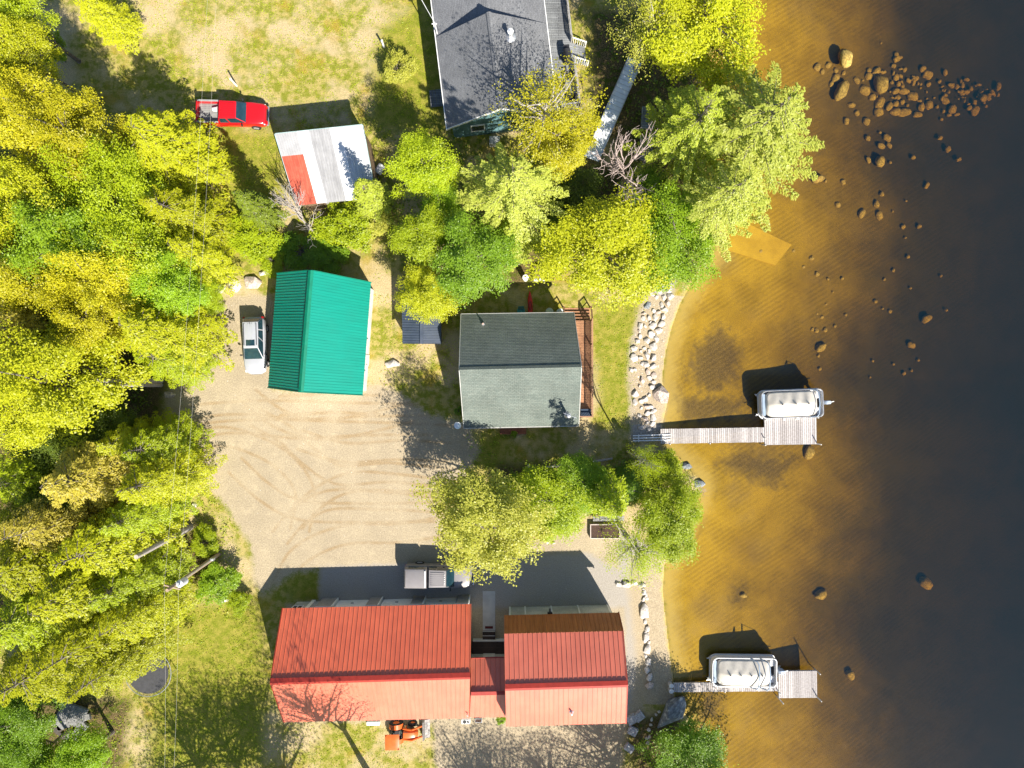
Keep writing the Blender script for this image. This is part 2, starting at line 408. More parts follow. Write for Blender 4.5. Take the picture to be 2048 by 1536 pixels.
m, nt, out = nodes('lake_water')
co = N(nt, 'ShaderNodeTexCoord').outputs['Object']
mp = N(nt, 'ShaderNodeMapping', {'Vector': co, 'Rotation': (0, 0, R(58)), 'Scale': (1.0, .35, 1)})
rip = math2(nt, 'ADD', noise(nt, mp.outputs[0], 3.2, 3), math2(nt, 'MULTIPLY', noise(nt, co, 1.1, 2), .7))
bn = N(nt, 'ShaderNodeBump', {'Strength': .5, 'Distance': .06, 'Height': rip})
fr = N(nt, 'ShaderNodeFresnel', {'IOR': 1.33})
tp = N(nt, 'ShaderNodeBsdfTransparent', {'Color': (1, 1, 1, 1)})
gl = N(nt, 'ShaderNodeBsdfGlossy', {'Color': (1, 1, 1, 1), 'Roughness': .08, 'Normal': bn.outputs[0]})
ms = N(nt, 'ShaderNodeMixShader', {0: fr.outputs[0], 1: tp.outputs[0], 2: gl.outputs[0]})
nt.links.new(ms.outputs[0], out.inputs[0])
va = N(nt, 'ShaderNodeVolumeAbsorption', {'Color': (.66, .53, .06, 1), 'Density': .42})
vs = N(nt, 'ShaderNodeVolumeScatter', {'Color': (.07, .36, 1.0, 1), 'Density': .066})
vv = N(nt, 'ShaderNodeAddShader', {0: va.outputs[0], 1: vs.outputs[0]})
nt.links.new(vv.outputs[0], out.inputs[1])
wb = MB(); x0 = g(1290, 0)[0]
wb.box(x0, 890, -890, 890, -14, WATER_Z)
water = wb.build('lake_water', m); structure(water)
# ------------------------------------------------------------------ buildings
red_roof = M('red_metal_roof', (.66,.140,.062), (.60,.122,.054), rough=.36, ns=.8, spec=.9, streak=.10)
red_rust = M('rust_metal_roof', (.46,.15,.045), (.36,.115,.035), rough=.5, ns=1.2, streak=.25)
orange_roof = M('orange_metal_roof', (.62,.165,.098), (.57,.145,.086), rough=.36, ns=.8, spec=.9, streak=.10)
red_trim = M('red_trim', (.34,.035,.022), rough=.45)
grn_roof = M('green_metal_roof', (.0,.225,.165), (.002,.205,.15), rough=.4, ns=.6, spec=.5, streak=.10)
grn_trim = M('green_trim', (.0,.17,.10), rough=.45)
slate_metal = M('slate_metal_roof', (.055,.07,.10), (.07,.085,.115), rough=.45, ns=1, streak=.2)
white_p = M('white_paint', (.78,.78,.76), (.70,.70,.68), rough=.55)
siding = Mbrick('pale_siding', (.50,.50,.47), (.53,.53,.50), (.30,.30,.28), 4, .12, msize=.006, bump=.4)
white_siding = Mbrick('white_siding', (.72,.72,.70), (.76,.76,.74), (.45,.45,.44), 5, .15, msize=.006, bump=.4)
teal_siding = Mbrick('teal_siding', (.10,.20,.22), (.12,.22,.24), (.05,.10,.11), 5, .14, msize=.006)
brown_siding = Mbrick('brown_siding', (.22,.15,.09), (.26,.18,.11), (.10,.07,.04), 5, .16, msize=.01)
stone_grey = M('grey_stone', (.30,.29,.28), (.22,.21,.21), rough=.9, ns=6, bump=.6, bs=25)
glass = M('window_glass', (.02,.03,.04), (.03,.045,.055), rough=.05, spec=.8)
dark_deck = Mbrick('dark_deck_boards', (.06,.045,.042), (.075,.055,.05), (.015,.012,.012), 4, .14, msize=.01, bump=.5)
cedar = Mbrick('cedar_deck_boards', (.42,.22,.12), (.36,.18,.10), (.10,.05,.03), 3.5, .14, msize=.01, bump=.5)
grey_deck = Mbrick('weathered_deck_boards', (.17,.18,.19), (.24,.25,.255), (.03,.03,.035), 3.5, .14, msize=.012, bump=.5, dirt=.35)
rail_wood = M('rail_wood', (.34,.19,.11), (.28,.15,.09), rough=.8)
grey_wood = M('grey_wood', (.32,.31,.30), (.24,.235,.23), rough=.85, ns=5)
shingle_g = Mbrick('sage_shingles', (.125,.15,.132), (.15,.172,.15), (.10,.12,.105), .30, .14, msize=.006, rough=.95, bump=.9, dirt=.14)
shingle_b = Mbrick('charcoal_shingles', (.15,.155,.165), (.18,.185,.195), (.12,.125,.13), .30, .14, msize=.006, rough=.95, bump=.7, dirt=.14)
concrete = M('concrete', (.46,.45,.43), (.38,.37,.36), rough=.9, ns=1.3, bump=.15, bs=40)
galv = M('galvanised_metal', (.55,.56,.58), (.45,.46,.48), rough=.35, metal=.6)
black = M('black_plastic', (.018,.018,.02), (.03,.03,.032), rough=.5)
dark_red = M('dark_red_mat', (.10,.02,.02), rough=.95)

def gable_walls(mb, c, z1, ridge=None, inset=.32, below=.12):
    """walls under a gable roof; c = eave corners in order a,b,c,d with a-d and b-c the gable ends; ridge = (over a-d, over b-c)"""
    P = [Vector((p[0], p[1], 0)) for p in c]; ctr = sum(P, Vector())/4
    Q = []
    for i in range(4):
        p, q, r = P[i-1], P[i], P[(i+1) % 4]
        Q.append(q+(p-q).normalized()*inset+(r-q).normalized()*inset)
    up = lambda p, z: Vector((p.x, p.y, z))
    for i in range(4):
        a, b = Q[i], Q[(i+1) % 4]
        mb.quad(up(a, -.1), up(b, -.1), up(b, z1), up(a, z1))
    if ridge:
        for (i, j, r) in ((3, 0, ridge[0]), (1, 2, ridge[1])):
            a, b = Q[i], Q[j]
            rr = Vector((r[0], r[1], 0)); d = (b-a).normalized()
            t = a+d*((rr-a).dot(d))
            mb.quad(up(a, z1), up(b, z1), up(t, r[2]-below))
    return Q

# --- the long red-roofed house: garage wing, link, gambrel wing (one attached building)
hz, rz_ = 2.6, 5.2
org = W(900, 1300); org.z = 0
house = thing('red_roof_house', 'long house with red metal roofs, garage doors facing the drive', 'house', org)
A = dict(nw=W(565.5,1216.4,hz), ne=W(942.4,1208,hz), rw=W(540.8,1363.8,rz_), re=W(940.6,1352,rz_), sw=W(568.6,1444.6,hz), se=W(938.5,1436,hz))
mb = MB(org); mb.slab(A['rw'], A['re'], A['ne'], A['nw'], rib=.36, rw=.06); mb.build('roof', red_roof, house)
mb = MB(org); mb.slab(A['rw'], A['re'], A['se'], A['sw'], rib=.36, rw=.06); mb.build('roof', orange_roof, house)
mb = MB(org)
mb.bar(A['rw']+Vector((0,.10,.03)), A['re']+Vector((0,.10,.03)), .34, .05, up=(0,.45,1)); mb.bar(A['rw']+Vector((0,-.14,.03)), A['re']+Vector((0,-.14,.03)), .2, .04, up=(0,-.5,1))
mb.bar(A['rw']-Vector((.03,0,.06)), A['nw']-Vector((.03,0,.06)), .05, .2); mb.bar(A['rw']-Vector((.03,0,.06)), A['sw']-Vector((.03,0,.06)), .05, .2)
mb.build('ridge_cap', red_trim, house)
mb = MB(org); Q = gable_walls(mb, [A['nw'], A['ne'], A['se'], A['sw']], hz-.15, None, .33)
for (a, b, r) in ((Q[3], Q[0], A['rw']), (Q[1], Q[2], A['re'])):
    mb.quad((a.x,a.y,hz-.15), (b.x,b.y,hz-.15), (b.x*.5+a.x*.5, r.y, rz_-.25))
mb.build('wall', siding, house)
# front of the garage wing: doors between stone piers
n0, n1 = Q[0], Q[1]; fx = (n1-n0).normalized(); fl = (n1-n0).length; fn = Vector((-fx.y, fx.x, 0))
def along(px): return (g(px, 1200)[0]-n0.x)/fx.x
for (a, b) in ((679, 740), (768, 826), (853, 914)):
    mb = MB(org); p, q_ = n0+fx*along(a), n0+fx*along(b)
    mb.bar(p+fn*.02+Vector((0,0,1.1)), q_+fn*.02+Vector((0,0,1.1)), .06, 2.2)
    for k in range(1, 4): mb.bar(p+fn*.055+Vector((0,0,.55*k)), q_+fn*.055+Vector((0,0,.55*k)), .02, .03)
    d = mb.build('garage_door', white_p, house)
    mb = MB(org); c_ = (p+q_)/2+fn*.09; mb.bar(c_-fx*.12+Vector((0,0,.9)), c_+fx*.12+Vector((0,0,.9)), .05, .04); mb.build('handle', black, d)
for (a, b) in ((646, 676), (742, 765), (828, 851), (916, 939)):
    mb = MB(org); p, q_ = n0+fx*along(a), n0+fx*along(b)
    mb.bar(p+fn*.14+Vector((0,0,1.18)), q_+fn*.14+Vector((0,0,1.18)), .28, 2.36); pr = mb.build('pier', stone_grey, house)
    mb = MB(org); mb.bar(p+fn*.17+Vector((0,0,2.4)), q_+fn*.17+Vector((0,0,2.4)), .36, .06)
    mb.bar(q_+fn*.15-Vector((0,0,-1.2)), q_+fx*.08+fn*.15+Vector((0,0,1.2)), .32, 2.3); mb.build('cap', white_p, pr)
mb = MB(org); p, q_ = n0+fx*along(625), n0+fx*along(632); mb.bar(p+fn*.08+Vector((0,0,1.2)), q_+fn*.08+Vector((0,0,1.2)), .16, 2.3); mb.build('corner_board', white_p, house)
mb = MB(org); p, q_ = n0+fx*along(597), n0+fx*along(616)
w_ = mb.bar(p+fn*.02+Vector((0,0,1.55)), q_+fn*.02+Vector((0,0,1.55)), .05, .7).build('window', glass, house)
mb = MB(org)
for z in (1.2, 1.9): mb.bar(p+fn*.04+Vector((0,0,z)), q_+fn*.04+Vector((0,0,z)), .08, .07)
for t in (0, .5, 1):
    c_ = p.lerp(q_, t)+fn*.04; mb.bar(c_+Vector((0,0,1.235)), c_+Vector((0,0,1.865)), .06, .07)
mb.build('frame', white_p, w_)
# gambrel wing
B = dict(nw=W(1008.6,1230.5,3.0), ne=W(1237,1225,3.0), bw=W(1008.6,1267.5,5.1), be=W(1245.6,1262,5.1), rw=W(1010.3,1375,6.8), re=W(1254.4,1367.7,6.8), sw=W(1012.4,1452.6,5.1), se=W(1251.7,1446.5,5.1))
B['tw'] = Vector((B['sw'].x, B['sw'].y-.55, 3.0)); B['te'] = Vector((B['se'].x, B['se'].y-.55, 3.0))
mb = MB(org); mb.slab(B['bw'], B['be'], B['ne'], B['nw'], rib=.34, rw=.05); mb.build('roof', red_rust, house)['label'] = 'steep rusty brown lower roof slope'
mb = MB(org); mb.slab(B['rw'], B['re'], B['be'], B['bw'], rib=.36, rw=.06); mb.build('roof', orange_roof, house)
mb = MB(org); mb.slab(B['rw'], B['re'], B['se'], B['sw'], rib=.36, rw=.06); rS = mb.build('roof', orange_roof, house)
mb = MB(org); mb.slab(B['sw'], B['se'], B['te'], B['tw'], rib=.36, rw=.06); mb.build('roof', orange_roof, house)
mb = MB(org); mb.bar(B['rw']+Vector((0,.1,.03)), B['re']+Vector((0,.1,.03)), .3, .05, up=(0,.4,1)); mb.bar(B['rw']+Vector((0,-.14,.03)), B['re']+Vector((0,-.14,.03)), .2, .04, up=(0,-.4,1))
for a, b in (('re','be'),('be','ne'),('re','se')):
    mb.bar(B[a]+Vector((.03,0,-.06)), B[b]+Vector((.03,0,-.06)), .05, .2)
mb.build('ridge_cap', red_trim, house)
mb = MB(org); cs = [B['nw'], B['ne'], B['te'], B['tw']]; Q2 = gable_walls(mb, cs, 2.9, None, .35)
for (i, j, b1, r, b2) in ((3, 0, 'sw', 'rw', 'bw'), (1, 2, 'be', 're', 'se')):
    a, b = Q2[i], Q2[j]; x = a.x
    mb.quad((a.x,a.y,2.9), (b.x,b.y,2.9), (b.x, B[b2].y, 4.9), ((a.x+b.x)/2, B[r].y, 6.55), (a.x, B[b1].y, 4.9))
mb.build('wall', siding, house)
for px in (1020, 1050, 1102, 1155, 1214):
    x = g(px, 1215)[0]; y = Q2[0].y+(Q2[1].y-Q2[0].y)*(x-Q2[0].x)/(Q2[1].x-Q2[0].x)
    mb = MB(org); mb.box(x-.06, x+.06, y, y+.05, 0, 2.85); mb.build('trim_board', white_p, house)
x, y = g(1097, 1214); mb = MB(org); mb.box(x-.2, x+.2, y, y+.3, 2.1, 2.35); mb.bar((x,y+.1,2.2), (x,y+.55,2.05), .12, .12); mb.build('wall_lamp', black, house)
p = W(1143, 1424, 5.75); mb = MB(org); mb.tube([p-Vector((0,0,.3)), p+Vector((0,0,.42))], .07, 10); vp = mb.build('vent_pipe', white_p, house)
mb = MB(org); mb.tube([p-Vector((0,0,.05)), p+Vector((0,0,.06))], [.2, .09], 10); mb.build('flashing', galv, vp)
p = W(935, 1428, 3.0); mb = MB(org); mb.tube([p-Vector((0,0,.3)), p+Vector((0,0,.3))], .05, 8); mb.build('vent_pipe', galv, house)
# link between the wings
Cn = dict(nw=W(942.5,1317.5,2.75), ne=W(1009,1315.5,2.75), rw=W(942,1387,4.1), re=W(1010,1385.5,4.1), sw=W(939.5,1434.5,2.7), se=W(1010.5,1434,2.7))
mb = MB(org); mb.slab(Cn['rw'], Cn['re'], Cn['ne'], Cn['nw'], rib=.36, rw=.06); mb.build('roof', orange_roof, house)
mb = MB(org); mb.slab(Cn['rw'], Cn['re'], Cn['se'], Cn['sw'], rib=.36, rw=.06); mb.build('roof', orange_roof, house)
mb = MB(org); mb.bar(Cn['rw']+Vector((0,0,.03)), Cn['re']+Vector((0,0,.03)), .28, .05); mb.build('ridge_cap', red_trim, house); mb = MB(org); mb.bar(Cn['nw']+Vector((0,.03,-.05)), Cn['ne']+Vector((0,.03,-.05)), .05, .14); mb.build('fascia', red_trim, house)
xl, xr = A['ne'].x-.3, B['nw'].x+.35
yw = g(970, 1304)[1]; ys = g(970, 1400)[1]
mb = MB(org); mb.box(xl, xr, yw-.15, yw, .1, 2.7); mb.build('wall', siding, house)
mb = MB(org); mb.box(xl, xr, ys-.1, ys+.1, 0, 2.7); mb.build('wall', siding, house)
dx0, dx1 = g(967, 1304)[0], g(990, 1304)[0]
mb = MB(org); mb.box(dx0, dx1, yw, yw+.05, .42, 2.5); d = mb.build('door', white_p, house)
mb = MB(org); mb.box(dx0+.12, dx1-.12, yw+.05, yw+.06, 1.3, 2.3); mb.build('pane', glass, d)
mb = MB(org); mb.tube([(dx1-.1,yw+.05,1.4),(dx1-.1,yw+.13,1.4)], .035, 8); mb.build('handle', galv, d)
yp = g(970, 1279)[1]
mb = MB(org); mb.box(xl+.2, xr, yw, yp, .28, .42); mb.build('porch_deck', dark_deck, house)
mb = MB(org); mb.box(xl+.3, xr-.05, yp, yp+.10, .0, .45); mb.build('porch_skirt', white_p, house)
sx0, sx1 = g(965.5, 1270)[0], g(990.5, 1270)[0]
mb = MB(org)
for k in range(2):
    mb.box(sx0, sx1, yp+.11+.32*k, yp+.43+.32*k, 0, .30-.13*k)
st = mb.build('porch_step', dark_deck, house)
for k in range(2): mb = MB(org); mb.box(sx0, sx1, yp+.405+.32*k, yp+.44+.32*k, .305-.13*k, .315-.13*k); mb.build('nosing', white_p, st)
mb = MB(); a, b = g(965.5, 1262), g(990.5, 1182); mb.box(a[0], b[0], a[1]-.25, b[1], -.05, .03); wp = mb.build('walkway', concrete, bevel=.01); structure(wp)
o = MB((*g(978,1254),.03)); a, b = g(970, 1257), g(986, 1252); o.box(a[0], b[0], a[1], b[1], .031, .05); tag(o.build('door_mat', dark_red), 'dark red door mat at the end of the concrete walkway', 'mat')

# --- green-roofed garage
hz, hr = 2.6, 5.4
org = W(650, 670); org.z = 0
gar = thing('green_roof_garage', 'garage with a bright green ribbed metal roof beside the silver car', 'garage', org)
Gp = dict(rn=W(622,540.8,hr), rs=W(602,783.6,hr), ne=W(742,565.3,hz), se=W(725.5,789.8,hz), nw=W(553.8,547,hz), sw=W(536,774.5,hz))
mb = MB(org); mb.slab(Gp['rn'], Gp['rs'], Gp['se'], Gp['ne'], rib=.225, rh=.022, rw=.035); mb.build('roof', grn_roof, gar)
mb = MB(org); mb.slab(Gp['rn'], Gp['rs'], Gp['sw'], Gp['nw'], rib=.225, rh=.03, rw=.045); mb.build('roof', grn_roof, gar)
mb = MB(org); mb.bar(Gp['rn']+Vector((.1,0,.03)), Gp['rs']+Vector((.1,0,.03)), .22, .05, up=(.5,0,1)); mb.bar(Gp['rn']+Vector((-.1,0,.03)), Gp['rs']+Vector((-.1,0,.03)), .22, .05, up=(-.5,0,1))
for a, b in (('rs','se'),('rs','sw'),('rn','ne'),('rn','nw')):
    s = -1 if a == 'rs' else 1
    mb.bar(Gp[a]+Vector((0,.03*s,-.06)), Gp[b]+Vector((0,.03*s,-.06)), .06, .2)
mb.build('ridge_cap', grn_trim, gar)
mb = MB(org); Qg = gable_walls(mb, [Gp['nw'], Gp['sw'], Gp['se'], Gp['ne']], hz-.12, (Gp['rn'], Gp['rs']), .28, .25); mb.build('wall', white_siding, gar)
mb = MB(org); a, b = Qg[2], Qg[3]; dd = (b-a).normalized(); nn = Vector((dd.y, -dd.x, 0))
mb.bar(a+dd*2.1+nn*.02+Vector((0,0,1)), a+dd*3.0+nn*.02+Vector((0,0,1)), .05, 2.0); d = mb.build('door', white_p, gar)
mb = MB(org); mb.tube([a+dd*2.2+nn*.04+Vector((0,0,1.0)), a+dd*2.2+nn*.12+Vector((0,0,1.0))], .03, 8); mb.build('handle', black, d)
for t in (1.7, 4.3):
    mb = MB(org); p = a+dd*t+nn*.06+Vector((0,0,1.9)); mb.bar(p-Vector((0,0,.14)), p+Vector((0,0,.14)), .14, .12); mb.tube([p+Vector((0,0,.1)), p+nn*.14+Vector((0,0,.02))], .05, 8); mb.build('wall_lamp', black, gar)
a, b = Qg[1], Qg[2]; dd = (b-a).normalized(); nn = Vector((dd.y, -dd.x, 0))
for t in (.8, 4.2):
    mb = MB(org); mb.bar(a+dd*t+nn*.02+Vector((0,0,1.1)), a+dd*(t+2.5)+nn*.02+Vector((0,0,1.1)), .05, 2.2); mb.build('garage_door', white_p, gar)

# --- shingled cottage in the middle
hz, hr = 3.0, 6.0
org = W(1035, 745); org.z = 0
cot = thing('shingled_cottage', 'cottage with a grey green shingle roof and a cedar deck facing the lake', 'house', org)
K = dict(nw=W(922.4,629.2,hz), ne=W(1147.5,625.8,hz), rw=W(919,739.5,hr), re=W(1162.5,734,hr), sw=W(928.3,855.7,hz), se=W(1157,851,hz))
def shingles(mb, r1, r2, e2, e1, course=.145, lift=.012, th=.06):
    """roof slope of overlapping shingle courses: each course is a thin strip whose lower edge stands proud"""
    n = (r2-r1).cross(e1-r1).normalized(); n = n if n.z > 0 else -n
    mb.slab(r1, r2, e2, e1, th=th); L = ((e1-r1).length+(e2-r2).length)/2; k = int(L/course)
    for i in range(k):
        a0, a1 = i/k, (i+1)/k
        p = [r1.lerp(e1, a0)+n*.004, r2.lerp(e2, a0)+n*.004, r2.lerp(e2, a1)+n*(.004+lift), r1.lerp(e1, a1)+n*(.004+lift)]
        q = [p[3], p[2], p[2]-n*lift, p[3]-n*lift]
        mb.quad(*p); mb.quad(*q)
mb = MB(org); shingles(mb, K['rw'], K['re'], K['ne'], K['nw']); mb.build('roof', shingle_g, cot)
mb = MB(org); shingles(mb, K['rw'], K['re'], K['se'], K['sw']); mb.build('roof', shingle_g, cot)
mb = MB(org); mb.bar(K['rw']+Vector((0,.09,-.02)), K['re']+Vector((0,.09,-.02)), .26, .05, up=(0,.7,1)); mb.bar(K['rw']+Vector((0,-.09,-.02)), K['re']+Vector((0,-.09,-.02)), .26, .05, up=(0,-.7,1)); mb.build('ridge_cap', shingle_g, cot)
mb = MB(org)
for a, b, s in (('rw','nw',-1),('rw','sw',-1),('re','ne',1),('re','se',1)):
    mb.bar(K[a]+Vector((.03*s,0,-.08)), K[b]+Vector((.03*s,0,-.08)), .05, .2)
for a, b, s in (('nw','ne',1),('sw','se',-1)): mb.bar(K[a]+Vector((0,.04*s,-.08)), K[b]+Vector((0,.04*s,-.08)), .07, .12)
mb.build('fascia', M('pale_fascia', (.45,.45,.42)), cot)
mb = MB(org); Qc = gable_walls(mb, [K['nw'], K['ne'], K['se'], K['sw']], hz-.15, None, .35)
for (a, b, r) in ((Qc[3], Qc[0], K['rw']), (Qc[1], Qc[2], K['re'])): mb.quad((a.x,a.y,hz-.15), (b.x,b.y,hz-.15), ((a.x+b.x)/2, r.y, hr-.3))
mb.build('wall', Mbrick('cottage_siding', (.36,.36,.32), (.4,.4,.36), (.2,.2,.18), 4, .13), cot)
xe = Qc[1].x
for yy in (2.0, -1.2):
    mb = MB(org); yc = org.y+yy; mb.box(xe, xe+.04, yc-.8, yc+.8, .95, 2.3); w_ = mb.build('window', glass, cot)
    mb = MB(org)
    for z in (.93, 2.32): mb.box(xe+.02, xe+.08, yc-.86, yc+.86, z-.04, z+.04)
    for q_ in (-.86, 0, .86): mb.box(xe+.02, xe+.075, yc+q_-.035, yc+q_+.035, .97, 2.28)
    mb.build('frame', white_p, w_)
# deck: floor, railing, stairs, south landing
zd = .75
x1, y1 = g(1179, 632, )[0]*(1-zd/H), g(1179, 638)[1]
x1 = W(1183, 700, zd).x; yN = W(1160, 641, zd).y; yS = W(1160, 833, zd).y
mb = MB(org); mb.box(xe+.02, x1, yS, yN, zd-.16, zd); mb.build('deck', cedar, cot)
mb = MB(org)
for k in range(5): mb.bar((x1-.03, yS+.05+(yN-yS-.1)*k/4, zd), (x1-.03, yS+.05+(yN-yS-.1)*k/4, zd+1.0), .09, .09)
for z in (.12, .97): mb.bar((x1-.03, yS, zd+z), (x1-.03, yN, zd+z), .10 if z > .5 else .05, .05)
for k in range(int((yN-yS)/.13)): mb.bar((x1-.03, yS+.06+.13*k, zd+.12), (x1-.03, yS+.06+.13*k, zd+.95), .035, .035)
mb.bar((xe+.1, yS+.03, zd+.97), (x1, yS+.03, zd+.97), .10, .05)
for k in range(int((x1-xe)/.13)): mb.bar((xe+.1+.13*k, yS+.03, zd+.1), (xe+.1+.13*k, yS+.03, zd+.95), .035, .035)
mb.build('railing', rail_wood, cot)
mb = MB(org)
for k in range(4): mb.box(xe-.25, x1-.05, yN+.02+.28*k, yN+.27+.28*k, zd-.25-.17*k, zd-.20-.17*k)
sb = mb.build('deck_stairs', cedar, cot)
for x in (xe-.28, x1-.02):
    mb = MB(org); mb.bar((x, yN+.05, zd+.0), (x, yN+.05, zd+1.0), .09, .09); mb.bar((x, yN+1.15, 0), (x, yN+1.15, 1.0), .09, .09); mb.bar((x, yN+.05, zd+.95), (x, yN+1.15, .95), .08, .06); mb.bar((x, yN+.05, zd+.45), (x, yN+1.15, .5), .05, .05); mb.build('stair_rail', rail_wood, sb)
a, b = g(1000, 855), g(1052, 868); ysw = Qc[2].y
mb = MB(org); mb.box(a[0], b[0], b[1], ysw, .0, .32); mb.build('doorstep', Mbrick('brown_step', (.20,.08,.05), (.24,.1,.06), (.06,.02,.015), 2.2, .14), cot)
def vent(parent, org, p, r, h, mats=None, flash=True):
    mb = MB(org); mb.tube([p-Vector((0,0,.25)), p+Vector((0,0,h))], r, 12)
    mb.tube([p+Vector((0,0,h)), p+Vector((0,0,h+.06)), p+Vector((0,0,h+.12))], [r*1.5, r*1.5, r*.4], 12)
    v = mb.build('vent_pipe', mats or white_p, parent, smooth=True)
    if flash:
        mb = MB(org); mb.tube([p+Vector((0,0,-.1)), p+Vector((0,0,.08))], [r*2.6, r*1.2], 12); mb.build('flashing', galv, v)
vent(cot, org, W(966, 648, 3.7), .055, .45, M('rusty_pipe', (.5,.36,.3)))
vent(cot, org, W(1134.5, 830, 3.9), .10, 1.35, galv)
p = W(1136, 829, 3.8); mb = MB(org); mb.tube([p, p+Vector((0,0,2.0))], .025, 6); mb.bar(p+Vector((-.5,.2,1.9)), p+Vector((.5,-.2,1.9)), .03, .03)
for t in (-.35, 0, .35): mb.bar(p+Vector((t,-.4*t,1.9))+Vector((-.1,-.25,0)), p+Vector((t,-.4*t,1.9))+Vector((.1,.25,0)), .015, .015)
mb.build('antenna', galv, cot)
p = W(922, 848, 3.0); mb = MB(org); rows = []
for i in range(5):
    r_ = .28*i/4; rows.append([p+Vector((r_*math.cos(t)-.25, r_*math.sin(t)-.1, .12*(i/4)**2+.25+.25*r_*math.cos(t))) for t in np.linspace(0, 2*math.pi, 17)])
mb.grid(rows); mb.tube([p+Vector((.1,.1,-.1)), p+Vector((-.25,-.1,.26))], .025, 6); mb.build('satellite_dish', white_p, cot)

# --- small slate-blue shed
org = W(843, 630); org.z = 0
sh = thing('metal_roof_shed', 'small shed with a slate blue metal roof under overhanging leaves', 'shed', org)
Sd = dict(rn=W(843.5,570,3.0), rs=W(843.5,687.6,3.0), nw=W(803,567,2.25), sw=W(805,687.2,2.25), ne=W(881,567,2.25), se=W(883,687.6,2.25))
for a, b in (('nw','sw'),('ne','se')):
    mb = MB(org); mb.slab(Sd['rn'], Sd['rs'], Sd[b], Sd[a], rib=.20, rh=.022, rw=.04); mb.build('roof', slate_metal, sh)
mb = MB(org); mb.bar(Sd['rn']+Vector((0,0,.02)), Sd['rs']+Vector((0,0,.02)), .26, .04); mb.build('ridge_cap', slate_metal, sh)
mb = MB(org); Qs = gable_walls(mb, [Sd['nw'], Sd['sw'], Sd['se'], Sd['ne']], 2.15, (Sd['rn'], Sd['rs']), .2, .12); mb.build('wall', brown_siding, sh)
mb = MB(org); a, b = Qs[1], Qs[2]; mb.bar(a.lerp(b,.3)+Vector((0,-.03,.95)), a.lerp(b,.7)+Vector((0,-.03,.95)), .05, 1.85); mb.build('door', brown_siding, sh)

# --- patched metal roof shed by the red truck
org = W(655, 340); org.z = 0
ps = thing('patchwork_shed', 'old lean-to shed roofed with white, grey and red metal sheets', 'shed', org)
P0 = dict(nw=W(550,268,3.6), ne=W(724.7,249.6,3.6), se=W(752,396,2.7), sw=W(593.5,411,2.7))
sheets = [(0,.135,'pale_sheet'),(.135,.20,'white_sheet'),(.20,.325,'grey_sheet'),(.325,.39,'white_sheet'),(.39,.52,'pale_sheet')]
cuts = [(0,.255,'pg'),(.255,.38,'w'),(.38,.625,'gr'),(.625,.75,'w'),(.75,1.0,'pw')]
sm = {'pg': M('pale_grey_sheet', (.36,.36,.365), (.31,.31,.315), rough=.4, ns=1.5), 'w': M('white_sheet', (.72,.72,.72), (.66,.66,.67), rough=.35), 'gr': M('grey_sheet', (.31,.31,.315), (.27,.27,.275), rough=.45, ns=1.5, streak=.2), 'pw': M('off_white_sheet', (.46,.48,.50), (.42,.44,.46), rough=.45, streak=.15), 'red': M('faded_red_sheet', (.46,.095,.055), (.36,.07,.04), rough=.6, ns=2, streak=.25)}
for a, b, k in cuts:
    q0, q1 = P0['nw'].lerp(P0['ne'], a), P0['nw'].lerp(P0['ne'], b); e0, e1 = P0['sw'].lerp(P0['se'], a), P0['sw'].lerp(P0['se'], b)
    if a == 0:
        t = .31; mb = MB(org); mb.slab(q0, q1, q1.lerp(e1, t), q0.lerp(e0, t), th=.03, rib=.2, rh=.02, rw=.04); mb.build('roof_sheet', sm[k], ps)
        mb = MB(org); mb.slab(q0.lerp(e0, t)+Vector((0,0,-.01)), q1.lerp(e1, t)+Vector((0,0,-.01)), e1, e0, th=.03, rib=.2, rh=.02, rw=.04); mb.build('roof_sheet', sm['red'], ps)['label'] = 'faded red roof sheet'
    else:
        mb = MB(org); z = Vector((0,0,.012 if k == 'w' else 0)); mb.slab(q0+z, q1+z, e1+z, e0+z, th=.03, rib=.2, rh=.02, rw=.04); mb.build('roof_sheet', sm[k], ps)
mb = MB(org); mb.bar(P0['nw']+Vector((0,.03,-.06)), P0['ne']+Vector((0,.03,-.06)), .05, .16); mb.bar(P0['nw']+Vector((-.03,0,-.06)), P0['sw']+Vector((-.03,0,-.06)), .05, .14); mb.bar(P0['ne']+Vector((.03,0,-.06)), P0['se']+Vector((.03,0,-.06)), .05, .14); mb.build('trim', M('pale_teal_trim', (.35,.47,.46)), ps)
mb = MB(org); Q = [P0['nw']+Vector((.25,-.25,0)), P0['ne']+Vector((-.05,-.25,0)), P0['se']+Vector((.1,.25,0)), P0['sw']+Vector((.25,.25,0))]
for i, (a, b) in enumerate(zip(Q, Q[1:]+Q[:1])):
    mb.quad((a.x,a.y,-.1), (b.x,b.y,-.1), (b.x,b.y,b.z-.08), (a.x,a.y,a.z-.08))
mb.build('wall', brown_siding, ps)
mb = MB(org); a, b = Q[3], Q[2]; mb.bar(a.lerp(b,.3)+Vector((0,-.04,1-a.z)), a.lerp(b,.62)+Vector((0,-.04,1-a.z)), .05, 1.9); mb.build('door', grey_wood, ps)

